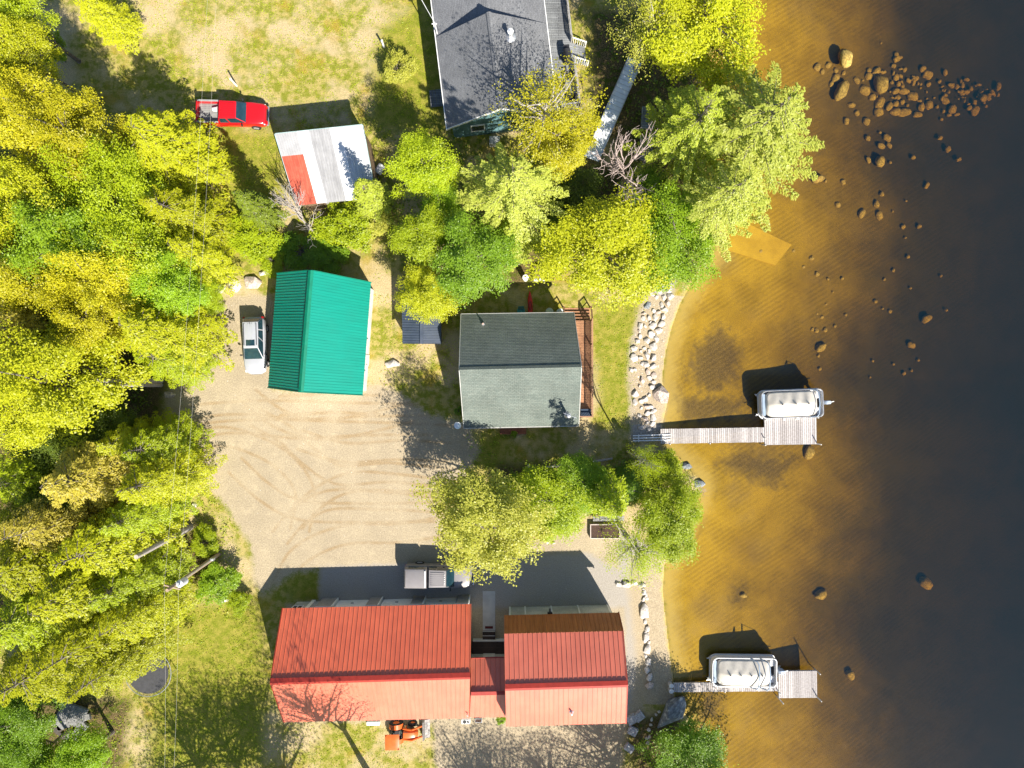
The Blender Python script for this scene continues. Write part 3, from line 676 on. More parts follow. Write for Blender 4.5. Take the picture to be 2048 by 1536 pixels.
# --- house at the top of the picture
hz, hr = 3.0, 5.7
org = W(990, 130); org.z = 0
top = thing('charcoal_roof_house', 'house with a charcoal shingle roof, teal gable and a weathered deck', 'house', org)
rs, rn = W(1001,217,hr), W(977.5,24,hr)
ax_ = (rn-rs).normalized(); ax_ = Vector((ax_.x, ax_.y, 0)).normalized(); pr = Vector((ax_.y, -ax_.x, 0))
wid = 4.35
def TP(s, t, z):   # s along the ridge from the south end, t to the east
    v = rs+ax_*s+pr*t; v.z = z; return v
Ln = (rn-rs).length
mb = MB(org); shingles(mb, rs, rn, TP(Ln, -wid, hz), TP(0, -wid, hz)); mb.build('roof', shingle_b, top)
mb = MB(org); shingles(mb, rs, rn, TP(Ln, wid+.2, hz), TP(0, wid+.2, hz)); mb.build('roof', shingle_b, top)
h2 = 4.5
mb = MB(org); shingles(mb, TP(Ln,0,h2), TP(Ln+7,0,h2), TP(Ln+7,-wid,hz-.03), TP(Ln,-wid,hz-.03)); mb.build('roof', shingle_b, top)
mb = MB(org); shingles(mb, TP(Ln,0,h2), TP(Ln+7,0,h2), TP(Ln+7,wid+.2,hz-.03), TP(Ln,wid+.2,hz-.03)); mb.build('roof', shingle_b, top)
mb = MB(org); mb.bar(rs+pr*.08+Vector((0,0,.02)), rn+pr*.08+Vector((0,0,.02)), .22, .05, up=pr*.6+Vector((0,0,1))); mb.bar(rs-pr*.08+Vector((0,0,.02)), rn-pr*.08+Vector((0,0,.02)), .22, .05, up=pr*-.6+Vector((0,0,1))); mb.build('ridge_cap', shingle_b, top)
mb = MB(org)
mb.bar(TP(-.02,-wid,hz-.08), rs+Vector((0,0,-.08))-ax_*.02, .05, .2); mb.bar(TP(-.02,wid+.2,hz-.08), rs+Vector((0,0,-.08))-ax_*.02, .05, .2)
mb.bar(TP(-.05,-wid-.03,hz-.06), TP(Ln+7,-wid-.03,hz-.06), .06, .16); mb.bar(TP(-.05,wid+.23,hz-.06), TP(Ln+7,wid+.23,hz-.06), .06, .16)
mb.build('trim', white_p, top)
mb = MB(org); a, b, c_, d_ = TP(.3,-wid+.4,0), TP(.3,wid-.2,0), TP(Ln+6.6,wid-.2,0), TP(Ln+6.6,-wid+.4,0)
for p, q_ in ((a,b),(b,c_),(c_,d_),(d_,a)): mb.quad(p, q_, q_+Vector((0,0,hz-.2)), p+Vector((0,0,hz-.2)))
mb.quad(a+Vector((0,0,hz-.2)), b+Vector((0,0,hz-.2)), TP(.3,0,hr-.25))
for s in (Ln-.15,): mb.quad(TP(s,-wid+.1,hz-.1), TP(s,wid,hz-.1), TP(s,0,hr-.15))
mb.build('wall', teal_siding, top)
for t in (-1.9, 1.3):
    mb = MB(org); mb.bar(TP(.27,t-.5,1.7), TP(.27,t+.5,1.7), .04, 1.1); w_ = mb.build('window', glass, top)
    mb = MB(org)
    for z in (1.12, 2.28): mb.bar(TP(.25,t-.57,z), TP(.25,t+.57,z), .09, .08)
    for q_ in (-.54, .54): mb.bar(TP(.25,t+q_,1.16), TP(.25,t+q_,2.24), .07, .08)
    mb.build('frame', white_p, w_)
p = W(1021, 73, 5.15); vent(top, org, p, .16, .75, white_p)
p = W(1027, 76, 5.0); mb = MB(org); mb.tube([p-Vector((0,0,.2)), p+Vector((0,0,.3))], .06, 8); mb.build('vent_pipe', galv, top)
# deck on the lake side
zd = 1.0
D = lambda s, t, z=zd: TP(s, t, z)
mb = MB(org); tA, tB = wid-.2, wid+2.3
P = [D(1.2,tA), D(1.2,tB), D(Ln+7,tB), D(Ln+7,tA)]
mb.quad(*P); mb.quad(*[p-Vector((0,0,.15)) for p in P])
for p, q_ in zip(P, P[1:]+P[:1]): mb.quad(p, q_, q_-Vector((0,0,.15)), p-Vector((0,0,.15)))
for i in range(int((tB-tA)/.15)): mb.bar(D(1.2, tA+.075+.15*i, zd+.008), D(Ln+7, tA+.075+.15*i, zd+.008), .138, .014)
mb.build('deck', grey_deck, top)
mb = MB(org)
def railing(a, b):
    L = (b-a).length; k = max(1, round(L/1.6))
    for i in range(k+1): p = a.lerp(b, i/k); mb.bar(p, p+Vector((0,0,.95)), .09, .09)
    for z in (.1, .93): mb.bar(a+Vector((0,0,z)), b+Vector((0,0,z)), .09 if z > .5 else .04, .05)
    for i in range(int(L/.14)): p = a.lerp(b, (i+.5)/int(L/.14)); mb.bar(p+Vector((0,0,.1)), p+Vector((0,0,.9)), .035, .035)
railing(D(1.25,tA+1.0), D(1.25,tB-.05)); railing(D(1.25,tB-.05), D(4.9,tB-.05)); railing(D(6.6,tB-.05), D(Ln+7,tB-.05))
mb.build('railing', grey_wood, top)
mb = MB(org)
for k in range(4): mb.bar(D(4.95, tB+.15+.28*k, zd-.17-.2*k), D(6.55, tB+.15+.28*k, zd-.17-.2*k), .27, .045)
sk = mb.build('deck_stairs', grey_deck, top)
for s in (4.95, 6.55):
    mb = MB(org); mb.bar(D(s,tB,zd+.9), D(s,tB+1.2,.9), .08, .05); mb.bar(D(s,tB+1.2,0), D(s,tB+1.2,.95), .08, .08)
    for k in range(6): mb.bar(D(s,tB+.1+.19*k,zd-.17*k-.1), D(s,tB+.1+.19*k,zd-.17*k+.85), .035, .035)
    mb.build('stair_rail', white_p, sk)
mb = MB(org)
for k in range(5): mb.bar(TP(2.9,-wid-.05-.26*k,.5-.0*k), TP(4.3,-wid-.05-.26*k,.5), .24, .05)
for s in (2.95, 4.25): mb.bar(TP(s,-wid+.1,.42), TP(s,-wid-1.2,.42), .06, .12)
mb.build('side_landing', grey_deck, top)
mb = MB(org); a = TP(9.2,-wid-.1,0); b = W(828, 26, 6.2); pts = [TP(7.6,-wid+.15,2.6), TP(7.6,-wid+.15,4.6)]
mb.tube(pts, .045, 8); mb.bar(pts[1]+Vector((-.25,0,-.1)), pts[1]+Vector((.15,0,-.1)), .06, .06); mb.build('service_mast', white_p, top)
mb = MB(); pa, pb = pts[1], W(760, -160, 6.5); mb.tube([pa.lerp(pb, t)-Vector((0,0,.5*4*t*(1-t))) for t in np.linspace(0,1,14)], .022, 5)
tag(mb.build('service_cable', white_p), 'pale overhead service cable reaching the mast of the charcoal roofed house', 'cable')
mb = MB(W(982,254)); p = TP(-.55,-.65,0); mb.o = Vector((p.x,p.y,0))
mb.box(p.x-.42, p.x+.42, p.y-.32, p.y+.32, .05, .8); mb.m = 1
for k in range(7): mb.box(p.x-.38, p.x+.38, p.y-.28+.085*k, p.y-.25+.085*k, .8, .815)
tag(mb.build('heat_pump', [M('beige_metal', (.42,.43,.43)), galv], bevel=.02), 'grey heat pump box against the teal gable wall', 'heat pump')
# things on that deck
def deck_chair(s, t, rz, label):
    p = D(s, t, zd+.016); o = thing('deck_chair', label, 'chair', p, rz, 'dark chairs on the weathered deck')
    mb = MB(); mb.box(-.26,.26,-.25,.25,.38,.44); mb.build('seat', black, o, bevel=.02)
    mb = MB(); mb.add([(-.26,.22,.42),(.26,.22,.42),(.26,.40,1.0),(-.26,.40,1.0),(-.26,.27,.42),(.26,.27,.42),(.26,.45,1.0),(-.26,.45,1.0)], [(0,1,2,3),(7,6,5,4),(0,4,5,1),(1,5,6,2),(2,6,7,3),(3,7,4,0)]); mb.build('backrest', black, o)
    for sx in (-1, 1):
        mb = MB(); mb.box(sx*.29-.04, sx*.29+.04, -.24, .3, .6, .63); mb.build('armrest', black, o)
        for sy in (-.22, .22):
            mb = MB(); mb.bar((sx*.26, sy, 0), (sx*.26, sy, .6), .04, .04); mb.build('leg', black, o)
deck_chair(3.7, tB-.75, R(-75), 'dark deck chair just south of the covered grill')
deck_chair(2.9, tB-1.55, R(-60), 'dark deck chair close against the house wall')
deck_chair(1.9, tB-.75, R(-100), 'dark deck chair by the end railing of the weathered deck')
p = D(5.25, tB-.6, zd+.016); gr = thing('gas_grill', 'black gas grill with closed hood on the weathered deck', 'grill', p, math.atan2(ax_.y, ax_.x))
mb = MB(); rows = []
for i in range(9):
    t = math.pi*i/8; rows.append([(x, -.28*math.cos(t), .85+.26*math.sin(t)) for x in (-.42,.42)])
mb.grid(rows); mb.add([(-.42,-.28*math.cos(math.pi*i/8),.85+.26*math.sin(math.pi*i/8)) for i in range(9)], [tuple(range(9))]); mb.add([(.42,-.28*math.cos(math.pi*i/8),.85+.26*math.sin(math.pi*i/8)) for i in range(9)], [tuple(range(9))]); hd = mb.build('hood', black, gr, smooth=True)
mb = MB(); mb.bar((-.3,-.36,.98), (.3,-.36,.98), .03, .03); mb.build('handle', galv, hd)
mb = MB(); mb.box(-.42,.42,-.27,.27,.1,.85); mb.build('cabinet', black, gr, bevel=.02)
for s in (-1, 1): mb = MB(); mb.box(s*.62-.19, s*.62+.19, -.24, .24, .82, .85); mb.build('side_shelf', black, gr, bevel=.01)
# ------------------------------------------------------------------ trees
bark = M('bark', (.17,.145,.125), (.11,.09,.075), rough=.95, ns=5, bump=.8, bs=18)
bark_pale = M('pale_bark', (.40,.36,.33), (.27,.24,.22), rough=.95, ns=6, bump=.5, bs=20)
dead_bark = M('dead_bark', (.46,.37,.34), (.33,.26,.24), rough=.95, ns=6)
LEAF = {
 'gold': Mleaf('golden_leaves', (.62,.565,.022), (.45,.44,.014)),
 'yellow': Mleaf('yellow_leaves', (.62,.62,.026), (.45,.49,.014)),
 'lime': Mleaf('lime_leaves', (.50,.58,.020), (.35,.44,.012)),
 'green': Mleaf('fresh_green_leaves', (0.397,0.563,0.028), (0.243,0.371,0.015)),
 'vivid': Mleaf('vivid_green_leaves', (.31,.48,.03), (.18,.30,.016)),
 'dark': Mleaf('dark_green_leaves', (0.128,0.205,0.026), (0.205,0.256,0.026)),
 'pine': Mleaf('pine_needles', (.66,.68,.16), (.47,.54,.07)),
 'pinegreen': Mleaf('green_pine_needles', (.60,.65,.10), (.42,.50,.04)),
 'hemlock': Mleaf('hemlock_needles', (.60,.60,.024), (.42,.46,.015)),
 'hemgreen': Mleaf('green_hemlock_needles', (.52,.60,.025), (.36,.44,.014)),
 'olive': Mleaf('olive_leaves', (0.640,0.614,0.115), (0.435,0.461,0.058)),
 'tan': Mleaf('tan_needles', (0.691,0.589,0.115), (0.538,0.486,0.051)),
 'spruce': Mleaf('spruce_needles', (0.154,0.218,0.019), (0.230,0.282,0.023), trans=.2),
}
def nrm(a): return a/np.maximum(np.linalg.norm(a, axis=-1, keepdims=True), 1e-9)
def leaves(name, c, n, t, ln, wd):
    """one diamond-shaped leaf (or spray of needles) per row: centre c, normal n, long axis t, length, width"""
    k = len(c); n = nrm(n); t = nrm(t-n*(t*n).sum(1, keepdims=True)); b = np.cross(n, t)
    ln = np.broadcast_to(ln, (k,))[:, None]; wd = np.broadcast_to(wd, (k,))[:, None]
    bend = n*ln*.12
    v = np.stack([c-t*ln*.5-bend, c+b*wd*.5+t*ln*.08, c+t*ln*.5-bend, c-b*wd*.5+t*ln*.08], 1).reshape(-1, 3)
    me = bpy.data.meshes.new(name); me.vertices.add(4*k); me.vertices.foreach_set('co', v.astype(np.float32).ravel())
    setfaces(me, np.arange(4*k).reshape(k, 4)); me.materials.append(LEAF['green'])
    return me
def link(name, me, parent, mat=None):
    o = bpy.data.objects.new(name, me); COL.objects.link(o); o.parent = parent
    if mat:
        o.material_slots[0].link = 'OBJECT'; o.material_slots[0].material = mat
    return o
def mesh_of(mb, name, mats):
    o = mb.build(name, mats, smooth=True); me = o.data; bpy.data.objects.remove(o); return me

def deciduous(seed, Rr=3.5, Ht=10.0, ncl=80, per=330, ll=.148, base=.30, spiky=.55, limbs=True, barkm=None):
    r = np.random.default_rng(seed); rd = random.Random(seed)
    zc = Ht*(base+1)/2; hz = Ht*(1-base)/2
    th = r.uniform(0, 2*np.pi, ncl); u = r.uniform(-.55, 1, ncl); s = np.sqrt(1-np.clip(u, -1, 1)**2)
    d = np.stack([np.cos(th)*s, np.sin(th)*s, u], -1); rad = r.uniform(.35, 1.0, ncl)**.6
    lob = 1+.20*np.sin(3*th+seed)+.10*np.sin(5*th+2*seed)
    P = d*np.array([Rr, Rr, hz])*(rad*lob*.88)[:, None]+np.array([0, 0, zc])
    P = P[P[:, 2] > Ht*base*.8]; ncl = len(P)
    out = nrm((P-np.array([0, 0, zc-hz*.7]))*np.array([1, 1, .6]))
    k = np.repeat(np.arange(ncl), per)
    a = np.clip(r.normal(0, 1, (len(k), 3)), -1.7, 1.7); sz = Rr*.155*r.uniform(.7, 1.35, ncl)[k][:, None]
    al = (r.uniform(-1, 1.5, len(k)))[:, None]
    taper = np.clip(1.25-np.abs(al)*.55, .2, 1)
    C = P[k]+a*sz*np.array([1, 1, .55])*taper*.9+out[k]*al*sz*spiky*1.9
    nn = out[k]*.35+np.array([0, 0, .85])+r.normal(0, .36, (len(k), 3))
    t = r.normal(0, 1, (len(k), 3))+out[k]*.6
    crown = leaves('crown', C, nn, t, ll*r.uniform(.65, 1.3, len(k)), ll*.72*r.uniform(.7, 1.2, len(k)))
    mb = MB(); lean = Vector((rd.uniform(-.3,.3), rd.uniform(-.3,.3), 0))
    tr0 = .028*Ht**.9+.02
    spine = [Vector((0,0,-.2))]+[lean*(q/5)**1.5+Vector((0,0,Ht*.82*q/5)) for q in range(1, 6)]
    mb.tube(spine, [tr0*1.25]+[tr0*(1-.17*q) for q in range(1, 6)], 9)
    for i in range(ncl):
        if rd.random() > .6: continue
        p = Vector(P[i]); z0 = max(Ht*base*.7, p.z-(p.xy.length)*rd.uniform(.5, 1.1)); z0 = min(z0, Ht*.78)
        q0 = lean*(z0/(Ht*.82))**1.5+Vector((0,0,z0)); mid = q0.lerp(p, .5)+Vector((rd.uniform(-.2,.2), rd.uniform(-.2,.2), rd.uniform(-.1,.35)))
        end = p+Vector(out[i])*Rr*.12
        mb.tube([q0, mid, p, end], [tr0*.36, tr0*.22, tr0*.12, .008], 5, cap=False)
    return crown, mesh_of(mb, 'trunk', barkm or bark)

def conifer(seed, Rr=2.4, Ht=11.0, lev=15, nb=8, per=60, base=.12, ll=.30, droop=.18, pw=.8, wide=.34):
    r = np.random.default_rng(seed); rd = random.Random(seed); C, T, Nn = [], [], []
    mb = MB(); tr0 = .019*Ht; mb.tube([(0,0,-.2),(0,0,Ht*.5),(0,0,Ht*.97)], [tr0, tr0*.55, .015], 8)
    for i in range(lev):
        f = (i+.5)/lev; z = Ht*(base+(1-base)*f)
        L0 = Rr*(1-f)**pw+.12
        for j in range(nb if f < .8 else 5):
            an = 2*math.pi*(j/nb)+i*.7+rd.uniform(-.25,.25); L = L0*rd.uniform(.72, 1.22); zz = z+rd.uniform(-.25,.25)
            d = np.array([math.cos(an), math.sin(an), 0]); sd_ = np.array([-d[1], d[0], 0])
            m = max(14, int(per*L/Rr)); s = r.uniform(.12, 1.0, m)**.75; w = wide*L*(1.05-s)**.7+.10
            lat = r.uniform(-1, 1, m)*w
            z_ = zz-droop*L*s**1.6+.10*L*np.clip(s-.7, 0, 1)
            C.append(d*(s*L)[:, None]+sd_*lat[:, None]+np.stack([0*s, 0*s, z_+r.normal(0, .05, m)-.18*np.abs(lat)], -1))
            T.append(d*1.0+sd_*np.sign(lat)[:, None]*.9+r.normal(0, .25, (m, 3))); Nn.append(np.array([0,0,1])+d*.3+r.normal(0, .25, (m, 3)))
            mb.tube([(0,0,zz), tuple(d*L*.5+np.array([0,0,zz-droop*L*.33])), tuple(d*L*.93+np.array([0,0,zz-droop*L*.85]))], [.035*L/Rr+.012, .02, .006], 4, cap=False)
    C, T, Nn = map(np.concatenate, (C, T, Nn)); k = len(C)
    return leaves('crown', C, Nn, T, ll*r.uniform(.7, 1.25, k), ll*.42*r.uniform(.7, 1.2, k)), mesh_of(mb, 'trunk', bark)

def bare(seed, Ht=6.0, spread=1.0, m=None, lean=(0, 0), depth=5, r0=.11):
    rd = random.Random(seed); mb = MB()
    def grow(p, d, L, rr, k):
        mid = p+d*L*.5+Vector((rd.uniform(-1,1), rd.uniform(-1,1), rd.uniform(-.5,.5)))*L*.08
        e = p+d*L; mb.tube([p, mid, e], [rr, rr*.85, rr*.68], 6 if k > 2 else 4, cap=False)
        if k == 0: return
        for i in range(rd.choice((2, 3, 3)) if k < depth else 5):
            a = Vector((rd.uniform(-1,1), rd.uniform(-1,1), rd.uniform(-.25,.65)))*spread
            grow(e if i else mid, (d+a*.95).normalized(), L*rd.uniform(.58,.86), rr*.60, k-1)
    d0 = Vector((lean[0], lean[1], 1)).normalized()
    grow(Vector((0,0,-.1)), d0, Ht*.26, r0, depth)
    return mesh_of(mb, 'branches', m or dead_bark)

PROTO = {}
def proto(k, fn, Rn, Hn): PROTO.setdefault(k, []).append((fn, Rn, Hn))
for sd_ in (1, 2, 3): proto('maple', deciduous(sd_, spiky=.6), 3.5, 10)
for sd_ in (4, 5): proto('broad', deciduous(sd_, ncl=95, per=300, ll=.145, spiky=.4), 3.5, 10)
for sd_ in (6, 7): proto('thin', deciduous(sd_, ncl=70, per=75, ll=.135, spiky=.9, base=.35, barkm=bark_pale), 3.0, 10)
for sd_ in (8, 9, 15): proto('hemlock', conifer(sd_, Rr=2.6, Ht=11, per=200, pw=.5, nb=12, ll=.17), 2.6, 11)
for sd_ in (10, 11): proto('spruce', conifer(sd_, Rr=1.7, Ht=10, lev=22, nb=9, per=62, wide=.28, ll=.21), 1.7, 10)
for sd_ in (12, 13): proto('pine', conifer(sd_, Rr=4.4, Ht=14, lev=13, nb=9, per=330, base=.25, ll=.20, droop=-.02, pw=.6, wide=.17), 4.4, 14)
for sd_ in (16, 17): proto('shrub', deciduous(sd_, Rr=1.5, Ht=2.4, ncl=44, per=190, ll=.11, base=.05, spiky=.5), 1.5, 2.4)
tcount = {}
def tree(kind, px, py, rpx, ht, leaf, label, cat='tree', group=None, name=None, zf=.66, sxy=None):
    (cm, tm), Rn, Hn = PROTO[kind][tcount.setdefault(kind, 0) % len(PROTO[kind])]; tcount[kind] += 1
    zc = ht*zf; x, y = g(px, py, zc)
    rad = rpx*S*(H-zc)/H; s = rad/Rn
    nm = name or {'maple': 'maple_tree', 'broad': 'broadleaf_tree', 'thin': 'birch_tree', 'hemlock': 'hemlock_tree', 'spruce': 'spruce_tree', 'pine': 'pine_tree', 'shrub': 'shrub'}[kind]
    rr = random.Random(int(px*31+py*7))
    o = thing(nm, label, cat, (x, y, max(-.1, bed_at((x/S)+1024, 768-y/S))), rr.uniform(0, 6.28), group)
    sq = rr.uniform(.9, 1.1)
    o.scale = (s*sq, s/sq, ht/Hn)
    link('trunk', tm, o); link('crown', cm, o, LEAF[leaf])
    return o
GW = 'trees of the wood west of the drive'
def wood(*a): return tree(*a, group=GW)
wood('maple', 60, 225, 88, 13, 'gold', 'golden crowned maple at the wood edge west of the lawn, its upper neighbour yellower')
wood('maple', 150, 275, 84, 13, 'gold', 'broad golden maple just west of the bushy yellow-green evergreen')
wood('hemlock', 312, 285, 98, 10, 'hemlock', 'bushy yellow-green evergreen next to the tail of the red pickup')
wood('broad', 35, 105, 62, 12, 'yellow', 'yellow tree in the top corner above the golden maples')
wood('maple', 20, 20, 60, 12, 'lime', 'lime tree cut by the top corner of the picture')
wood('shrub', 88, 92, 34, 4, 'green', 'small green tree beside the pale stone at the top of the lawn')
wood('hemlock', 185, 10, 48, 8, 'hemlock', 'yellow-green evergreen at the top edge of the lawn')
wood('broad', 225, 385, 96, 12, 'lime', 'lime broadleaf below the bushy yellow-green evergreen')
wood('maple', 65, 405, 92, 13, 'yellow', 'yellow maple below the golden pair at the picture edge')
wood('hemlock', 345, 420, 72, 10, 'hemlock', 'yellow-green evergreen by the strip of rough grass west of the patched shed')
wood('broad', 140, 480, 92, 13, 'green', 'fresh green broadleaf deep in the wood level with the dead tree')
wood('broad', 255, 500, 88, 12, 'lime', 'lime broadleaf between the rough strip and the green tree')
wood('hemlock', 375, 505, 60, 9, 'hemlock', 'small evergreen at the edge of the wood above the row of boulders')
wood('maple', 215, 560, 82, 13, 'gold', 'golden maple in the middle of the wood west of the boulders')
wood('maple', 50, 560, 78, 13, 'gold', 'golden maple at the picture edge beside dark gaps')
wood('broad', 335, 575, 68, 10, 'green', 'green tree right behind the pale elongated boulder')
wood('hemlock', 300, 660, 92, 12, 'hemlock', 'wide feathery evergreen leaning over the corner of the gravel yard')
wood('maple', 195, 640, 74, 13, 'gold', 'golden maple behind the wide feathery evergreen')
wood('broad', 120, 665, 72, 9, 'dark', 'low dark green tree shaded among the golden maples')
wood('hemlock', 45, 660, 72, 13, 'tan', 'tan tinged evergreen at the picture edge above the big yellow maple')
wood('maple', 115, 755, 122, 14, 'yellow', 'biggest yellow maple of the wood, straight west of the gravel yard')
wood('maple', 50, 815, 82, 13, 'yellow', 'yellow maple at the picture edge under the biggest one')
wood('hemlock', 325, 715, 62, 9, 'hemgreen', 'green evergreen whose tip reaches the yard opposite the silver car')
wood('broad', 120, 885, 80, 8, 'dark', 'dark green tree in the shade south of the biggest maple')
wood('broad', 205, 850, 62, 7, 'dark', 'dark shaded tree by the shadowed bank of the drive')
wood('hemlock', 300, 895, 62, 10, 'hemgreen', 'green evergreen at the mouth of the drive')
wood('hemlock', 245, 885, 50, 10, 'hemlock', 'slim yellow-green evergreen at the mouth of the drive behind the green one')
wood('hemlock', 300, 965, 66, 12, 'hemlock', 'yellow-green evergreen over the leaning grey trunk nearest the drive')
wood('hemlock', 170, 955, 90, 14, 'tan', 'ragged golden tan evergreen with bare grey branches beside it')
wood('hemlock', 85, 1055, 82, 14, 'tan', 'pale tan evergreen next to the ragged golden one')
wood('hemlock', 265, 1035, 56, 12, 'hemgreen', 'greyish green evergreen above the long bare trunk')
wood('hemlock', 200, 1095, 92, 14, 'hemlock', 'tall evergreen at the end of the long bare trunk')
wood('hemlock', 55, 1130, 98, 14, 'hemlock', 'large yellow evergreen at the picture edge level with the utility pole')
wood('hemlock', 150, 1185, 98, 14, 'hemlock', 'large evergreen inland from the utility pole')
wood('hemlock', 245, 1170, 72, 12, 'hemgreen', 'green evergreen just behind the pole transformer')
wood('broad', 318, 1150, 36, 4, 'green', 'low green tree at the foot of the utility pole')
wood('hemlock', 60, 1230, 92, 14, 'hemgreen', 'green evergreen at the picture edge above the stone slabs')
wood('hemlock', 255, 1238, 66, 12, 'hemlock', 'yellow evergreen overhanging the upper rim of the trampoline')
wood('hemlock', 170, 1290, 98, 14, 'hemlock', 'broad yellow evergreen between the trampoline and the picture edge')
wood('hemlock', 212, 1342, 66, 13, 'hemlock', 'yellow evergreen hiding the inland half of the trampoline')
wood('hemlock', 80, 1340, 92, 13, 'hemlock', 'large yellow evergreen right above the pile of stone slabs')
wood('broad', 35, 1440, 72, 8, 'vivid', 'vivid green tree beside the pile of stone slabs')
wood('broad', 155, 1525, 68, 7, 'green', 'bright green tree below the pile of stone slabs at the bottom edge')
wood('broad', 50, 1530, 62, 8, 'vivid', 'vivid green tree in the bottom corner')
wood('shrub', 320, 1215, 42, 3, 'lime', 'lime bush under the wires north of the trampoline')
wood('hemlock', 35, 960, 80, 12, 'hemgreen', 'green evergreen at the picture edge in the dark gap below the yellow maples')
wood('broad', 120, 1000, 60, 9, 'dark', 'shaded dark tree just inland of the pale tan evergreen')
wood('hemlock', 20, 1060, 70, 12, 'hemlock', 'yellow-green evergreen at the picture edge beside the pale tan one')
wood('broad', 10, 480, 70, 12, 'lime', 'lime tree at the picture edge between the yellow and golden maples')
wood('broad', 410, 590, 38, 4, 'lime', 'low lime tree at the wood corner next to the elongated boulder')
# between the houses
GH = 'trees between the houses'
def mid(*a, **k): return tree(*a, group=GH, **k)
mid('broad', 850, 335, 66, 9, 'lime', 'rounded lime tree between the patched shed and the pale pine')
mid('pine', 1025, 375, 122, 13, 'pine', 'large pale green pine south of the charcoal roofed house')
mid('thin', 1095, 235, 82, 12, 'gold', 'thin golden tree with bare top twigs against the charcoal roof')
mid('maple', 1120, 285, 62, 10, 'gold', 'golden tree between the pale pine and the stored gangway')
mid('broad', 850, 470, 58, 8, 'lime', 'lime tree west of the vivid green one, north of the slate blue shed')
mid('broad', 885, 425, 50, 7, 'green', 'green tree under the edge of the pale pine')
mid('broad', 945, 520, 82, 9, 'vivid', 'vivid green tree north of the cottage')
mid('maple', 855, 585, 58, 7, 'yellow', 'yellow-green tree drooping over the slate blue shed')
mid('spruce', 1020, 470, 58, 7, 'pinegreen', 'small pale conifer below the large pine')
mid('maple', 1205, 500, 112, 9, 'yellow', 'round bright yellow maple north of the cottage deck')
mid('broad', 1345, 480, 92, 8, 'green', 'fresh green tree between the yellow maple and the water')
mid('broad', 1300, 405, 60, 5, 'vivid', 'shaded green tree between the bare tree and the lakeside pines')
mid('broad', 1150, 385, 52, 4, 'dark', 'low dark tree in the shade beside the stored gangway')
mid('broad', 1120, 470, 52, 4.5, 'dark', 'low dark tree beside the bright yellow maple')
GL = 'pines on the lake shore'
tree('pine', 1522, 252, 166, 15, 'pine', 'largest pale pine, its branches reaching out over the lake', group=GL)
tree('pine', 1390, 250, 112, 13, 'pinegreen', 'green pine landward of the largest one, next to the stored gangway', group=GL)
tree('pine', 1450, 395, 112, 13, 'pine', 'pale pine at the water edge below the largest one', group=GL)
tree('maple', 1400, 50, 118, 11, 'yellow', 'airy yellow tree at the top edge beside the lake', group='trees on the lake shore')
tree('thin', 1300, 60, 66, 10, 'olive', 'sparse olive tree at the top edge by the charcoal roofed house', group='trees on the lake shore')
# by the patched shed
tree('spruce', 735, 385, 48, 8, 'pinegreen', 'pale conifer at the corner of the patched shed', group=GH)
tree('shrub', 690, 445, 56, 3.5, 'lime', 'yellow-green bush south of the patched shed', group=GH)
tree('shrub', 745, 440, 34, 3, 'olive', 'dull olive bush between the shed conifer and the sandy bank')
tree('spruce', 497, 405, 42, 8, 'spruce', 'narrow dark spruce at the west wall of the patched shed', group=GH)
tree('shrub', 505, 470, 54, 2.4, 'lime', 'wide lime bush on the bank above the silver car', 'bush')
tree('shrub', 600, 500, 44, 1.6, 'vivid', 'dark leafy bush in the shade behind the green garage', 'bush')
tree('shrub', 655, 515, 36, 1.5, 'vivid', 'leafy bush against the north gable of the green garage', 'bush')
tree('shrub', 545, 520, 30, 1.5, 'lime', 'small lime bush beside the boulders behind the silver car', 'bush')
tree('shrub', 420, 545, 34, 2, 'lime', 'lime bush behind the elongated boulder by the yard', 'bush')
tree('shrub', 795, 132, 33, 2.6, 'olive', 'round pale bush on the lawn west of the charcoal roofed house', 'bush')
# south of the cottage
GS = 'trees between the cottage and the red roofed house'
tree('maple', 972, 1044, 108, 10.5, 'olive', 'big olive gold maple overhanging the grey pickup', group=GS)
tree('broad', 1100, 1000, 80, 6.5, 'lime', 'lime tree in the middle of the row south of the cottage', group=GS)
tree('broad', 1035, 990, 46, 4, 'vivid', 'darker green tree between the olive maple and the cottage lawn', group=GS)
tree('spruce', 1225, 1005, 52, 12, 'hemgreen', 'tall spruce in the row south of the cottage', group=GS)
tree('broad', 1165, 965, 60, 6, 'green', 'green tree right beside the fallen log', group=GS)
tree('broad', 1342, 1040, 73, 6.5, 'lime', 'bright green tree leaning over the lake between the two docks', group=GS)
tree('thin', 1272, 1100, 56, 6.5, 'lime', 'thin leaning birch above the stone border', group=GS)
tree('hemlock', 1262, 975, 40, 5, 'vivid', 'small dark evergreen between the spruce and the lake shrubs', group=GS)
tree('shrub', 1330, 935, 36, 2.4, 'lime', 'lime bush on the shore just below the upper dock', 'bush')
tree('shrub', 1325, 975, 40, 1.6, 'olive', 'low straw coloured bush on the shore below the upper dock', 'bush')
tree('thin', 1292, 925, 30, 12, 'lime', 'slender tree at the landward end of the upper dock', group=GS)
tree('broad', 1375, 1525, 78, 5.5, 'vivid', 'vivid green tree next to the huge lakeside boulder')
tree('shrub', 432, 1168, 42, 2.2, 'green', 'round green bush next to the utility pole', 'bush')
tree('shrub', 408, 1085, 30, 1.6, 'lime', 'low bush between the long bare trunk and the utility pole', 'bush')
tree('shrub', 475, 1205, 24, 1.2, 'lime', 'little lime bush by the white stones', 'bush')
